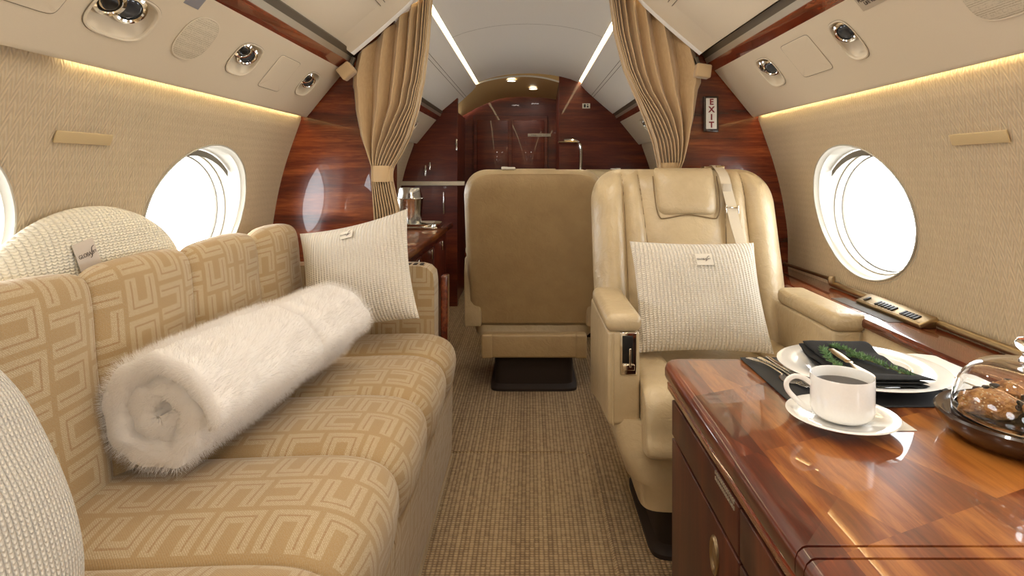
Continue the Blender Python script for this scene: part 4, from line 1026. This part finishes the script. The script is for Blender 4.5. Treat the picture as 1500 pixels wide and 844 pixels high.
def cutlery(kind, p0, p1, z0, z1, mat, label, hw_=.005):
    a, b = Vector((*p0, 0)), Vector((*p1, 0)); ax = (b-a).normalized(); L = (b-a).length; px_ = Vector((ax.y, -ax.x, 0))
    def bar(t0, t1, f, zf, n=22, th=.0016, off=0):
        rg = []
        for j in range(n+1):
            t = t0+(t1-t0)*j/n; c_ = a+ax*(t*L)+px_*off; w = f(t); z = zf(t); d_ = (z-0)
            rg.append([tuple(c_+px_*(w*math.cos(q))+Vector((0, 0, z+th*math.sin(q)))) for q in [2*PI*i/12 for i in range(12)]])
        return loft(rg)
    zl = lambda t: z0+(z1-z0)*t
    P = []
    if kind == 'knife':
        P = [bar(0, .45, lambda t: hw_*(.75+.35*math.sin(PI*min(1, t/.45)))+.0005, zl, th=.0026), bar(.44, 1, lambda t: max(.0006, hw_*1.55*math.sin(PI*(.18+.82*(1-(t-.44)/.56)**.6)) if t > .5 else hw_), zl, th=.0009)]
    elif kind == 'fork':
        P = [bar(0, .66, lambda t: hw_*(1.0-.55*min(1, t/.5)) , lambda t: zl(t)+.004*math.sin(PI*t)), bar(.64, .76, lambda t: hw_*.5+hw_*1.6*min(1, (t-.64)/.08), zl, th=.001)]
        P += [bar(.74, 1, lambda t: .0012, lambda t: zl(t)+.006*((t-.74)/.26)**2, th=.0009, off=o_) for o_ in (-.0078, -.0026, .0026, .0078)]
    else:
        P = [bar(0, .70, lambda t: hw_*(1.15-.75*min(1, t/.45)), lambda t: zl(t)+.005*math.sin(PI*t/.7)), bar(.68, 1, lambda t: .0008+.018*math.sqrt(max(0, 1-((t-.84)/.165)**2)), lambda t: zl(t)-.003*math.sqrt(max(0, 1-((t-.84)/.165)**2)), th=.0012)]
    return tag(mk(kind if kind != 'knife' else 'table_knife', join(*P), mat), label, kind)
cutlery('spoon', (.457, 1.285), (.500, 1.135), CT+.008, CT+.008, 'chrome', 'silver spoon, leftmost cutlery on the black placemat', .006)
cutlery('fork', (.484, 1.294), (.505, 1.100), CT+.006, CT+.006, 'chrome', 'silver fork between the spoon and the dinner plate, nearer the spoon', .006)
cutlery('knife', (.502, 1.298), (.520, 1.080), CT+.0065, CT+.0065, 'chrome', 'silver table knife against the left rim of the dinner plate', .005)
kn = cutlery('knife', (.602, 1.225), (.587, 1.055), CT+.0430, CT+.0440, 'brass', 'gold-toned butter knife lying on the folded black napkin', .0075)
kn.name = 'butter_knife'
cutlery('fork', (.800, 1.020), (.775, 1.200), CT+.013, CT+.0145, 'chrome', 'silver fork on the white napkin beside the glass cloche', .006)
def sprig(pts, n, label, seed, spread=.011):
    random.seed(seed); P = smoothpath(pts, 8)
    e = tag(mk('herb_sprig', tube(P, .0011, 6), 'stem'), label, 'herb', 'herb sprigs on the black napkin'); V = []; F = []
    for k in range(n):
        t = random.random(); q = P[int(t*(len(P)-1))]
        d = Vector((random.gauss(0, 1), random.gauss(0, 1), abs(random.gauss(0, .8)))).normalized(); L = spread*random.uniform(.6, 1.3)
        s = d.cross(Vector((random.random(), random.random(), random.random()))).normalized()*.0011; m_ = q+d*L*.5; t_ = q+d*L; up = d.cross(s).normalized()*.0004
        i = len(V); V += [tuple(q), tuple(m_+s), tuple(t_), tuple(m_-s), tuple(m_+up), tuple(m_-up)]
        F += [(i, i+1, i+4), (i+1, i+2, i+4), (i+2, i+3, i+4), (i+3, i, i+4), (i+1, i, i+5), (i+2, i+1, i+5), (i+3, i+2, i+5), (i, i+3, i+5)]
    mk('herb_leaves', (V, F), 'herb', e, smooth=False)
    return e
ZN = CT+.0365
sprig([(.590, 1.235, ZN+.004), (.578, 1.205, ZN+.006), (.568, 1.160, ZN+.005), (.566, 1.110, ZN+.003)], 250, 'green herb sprig left of the butter knife on the black napkin', 2)
sprig([(.618, 1.255, ZN+.004), (.628, 1.225, ZN+.006), (.640, 1.185, ZN+.005), (.650, 1.150, ZN+.004)], 250, 'green herb sprig right of the butter knife, farther from the camera', 5)
sprig([(.620, 1.190, ZN+.004), (.635, 1.155, ZN+.007), (.655, 1.110, ZN+.005), (.670, 1.072, ZN+.002)], 250, 'green herb sprig right of the butter knife, reaching the near napkin edge', 8)
# cup and saucer
tag(mk('paper_coaster', rbox((.552, .985, CT+.0008), (.085, .085, .0014), .0004), 'whitecloth'), 'white paper square peeking out from under the saucer', 'coaster')
CU = (.491, .966)
tag(mk('saucer', lathe([(.001, .003), (.028, .003), (.032, .0), (.036, .0), (.040, .004), (.062, .009), (.080, .0155), (.0825, .0175), (.080, .0185), (.060, .0125), (.034, .0075), (.001, .007)], 80, (CU[0], CU[1], CT+.0016)), 'china'), 'white china saucer under the coffee cup', 'saucer')
cup = tag(mk('coffee_cup', lathe([(.001, .0), (.024, .0), (.027, .002), (.038, .005), (.0450, .012), (.0462, .020), (.0465, .068), (.0460, .070), (.0450, .0695), (.0443, .066), (.0440, .020), (.038, .010), (.001, .008)], 80, (CU[0], CU[1], CT+.0095)), 'china'), 'straight-sided white china cup of black coffee on its saucer', 'cup')
mk('coffee', lathe([(.0443, .054), (.03, .0545), (.001, .0545)], 60, (CU[0], CU[1], CT+.0095)), 'coffee', cup)
hx = Vector((-.92, .22, 0)).normalized()
hp_ = [Vector((CU[0], CU[1], CT+.0095))+hx*a+Vector((0, 0, b)) for a, b in ((.044, .052), (.056, .060), (.070, .062), (.081, .053), (.080, .040), (.068, .026), (.054, .015), (.043, .010))]
mk('cup_handle', tube(smoothpath(hp_, 6), .0042, 12, flat=.75, up=(hx.y, -hx.x, .01)), 'china', cup)
# cloche
CL = (.733, .905)
tag(mk('cake_stand', lathe([(.001, 0), (.076, 0), (.090, .003), (.105, .014), (.1145, .030), (.116, .037), (.113, .040), (.106, .038), (.102, .034), (.001, .034)], 80, (CL[0], CL[1], CT+.0004)), 'darkbrown'), 'round dark wood serving tray under the glass cloche', 'tray')
dome = []
R_, H_ = .094, .082
prof = [(.1, .0345), (.1005, .036)]
outp = [(.0935, .0)]+[(R_*max(0, math.cos(a))**.55, H_*math.sin(a)**1.0) for a in np.linspace(.12, 1.50, 22)]
outp = [(r, z) for r, z in outp]
dp = [(r, z+.036) for r, z in outp]
knob = [(.010, .130), (.0075, .136), (.0065, .142), (.010, .147), (.0155, .154), (.0165, .161), (.012, .169), (.004, .172), (.0005, .1725)]
inn = [(max(.0005, r-.0030), z-.0025) for r, z in dp[::-1]]
gl = thing('glass_cloche', 'clear glass dome with a knob covering the pastries', 'cloche', (CL[0], CL[1], CT))
mk('glass_dome', lathe(dp+[(.012, .1185)]+[(.0005, .119)], 80), 'glass', gl)
gm = bpy.data.objects['glass_dome'].data
bpy.data.objects['glass_dome'].modifiers.new('s', 'SOLIDIFY').thickness = .0028
mk('glass_knob', lathe([(.0005, .1195), (.011, .120)]+[(r*.92, z-.010-(z-.13)*.15) for r, z in knob[1:]], 40), 'glass', gl)
def pastry(c, s, label, seed, bits=True):
    bm = bmesh.new(); bmesh.ops.create_icosphere(bm, subdivisions=5, radius=1.0)
    for v in bm.verts:
        d = v.co.normalized(); r = 1+.16*noise.noise(d*2.2+Vector((seed, 0, 0)))+.07*noise.noise(d*7+Vector((0, seed, 0)))
        v.co = Vector((d.x*s[0]*r, d.y*s[1]*r, max(d.z*s[2]*r, -s[2]*.62)))
    vf = from_bm(bm); o = tag(mk('scone', shift(vf, (c[0], c[1], c[2]+s[2]*.62)), 'pastry', ang=180), label, 'pastry', 'pastries under the glass dome')
    if bits:
        random.seed(seed); ch = []; su = []
        for k in range(60):
            d = Vector((random.gauss(0, 1), random.gauss(0, 1), abs(random.gauss(0, 1)))).normalized()
            r = 1+.16*noise.noise(d*2.2+Vector((seed, 0, 0)))+.07*noise.noise(d*7+Vector((0, seed, 0)))
            p = (c[0]+d.x*s[0]*r, c[1]+d.y*s[1]*r, c[2]+s[2]*.62+d.z*s[2]*r)
            if k < 5: ch.append(rbox(p, (.014, .012, .008), .004))
            else: su.append(rbox(p, (.0022, .0026, .002), .0006, 1))
        mk('chocolate_chunk', join(*ch), 'choc', o); mk('sugar_crystals', join(*su), 'sugar', o)['kind'] = 'stuff'
    return o
zt = CT+.0346
pastry((.693, .925, zt), (.042, .034, .021), 'low golden scone at the left edge of the cloche', 3)
pastry((.752, .880, zt), (.038, .036, .029), 'tall brown scone with dark chocolate chunks at the front right of the cloche', 7)
pastry((.752, .955, zt), (.034, .032, .024), 'brown scone behind the others under the cloche', 11)
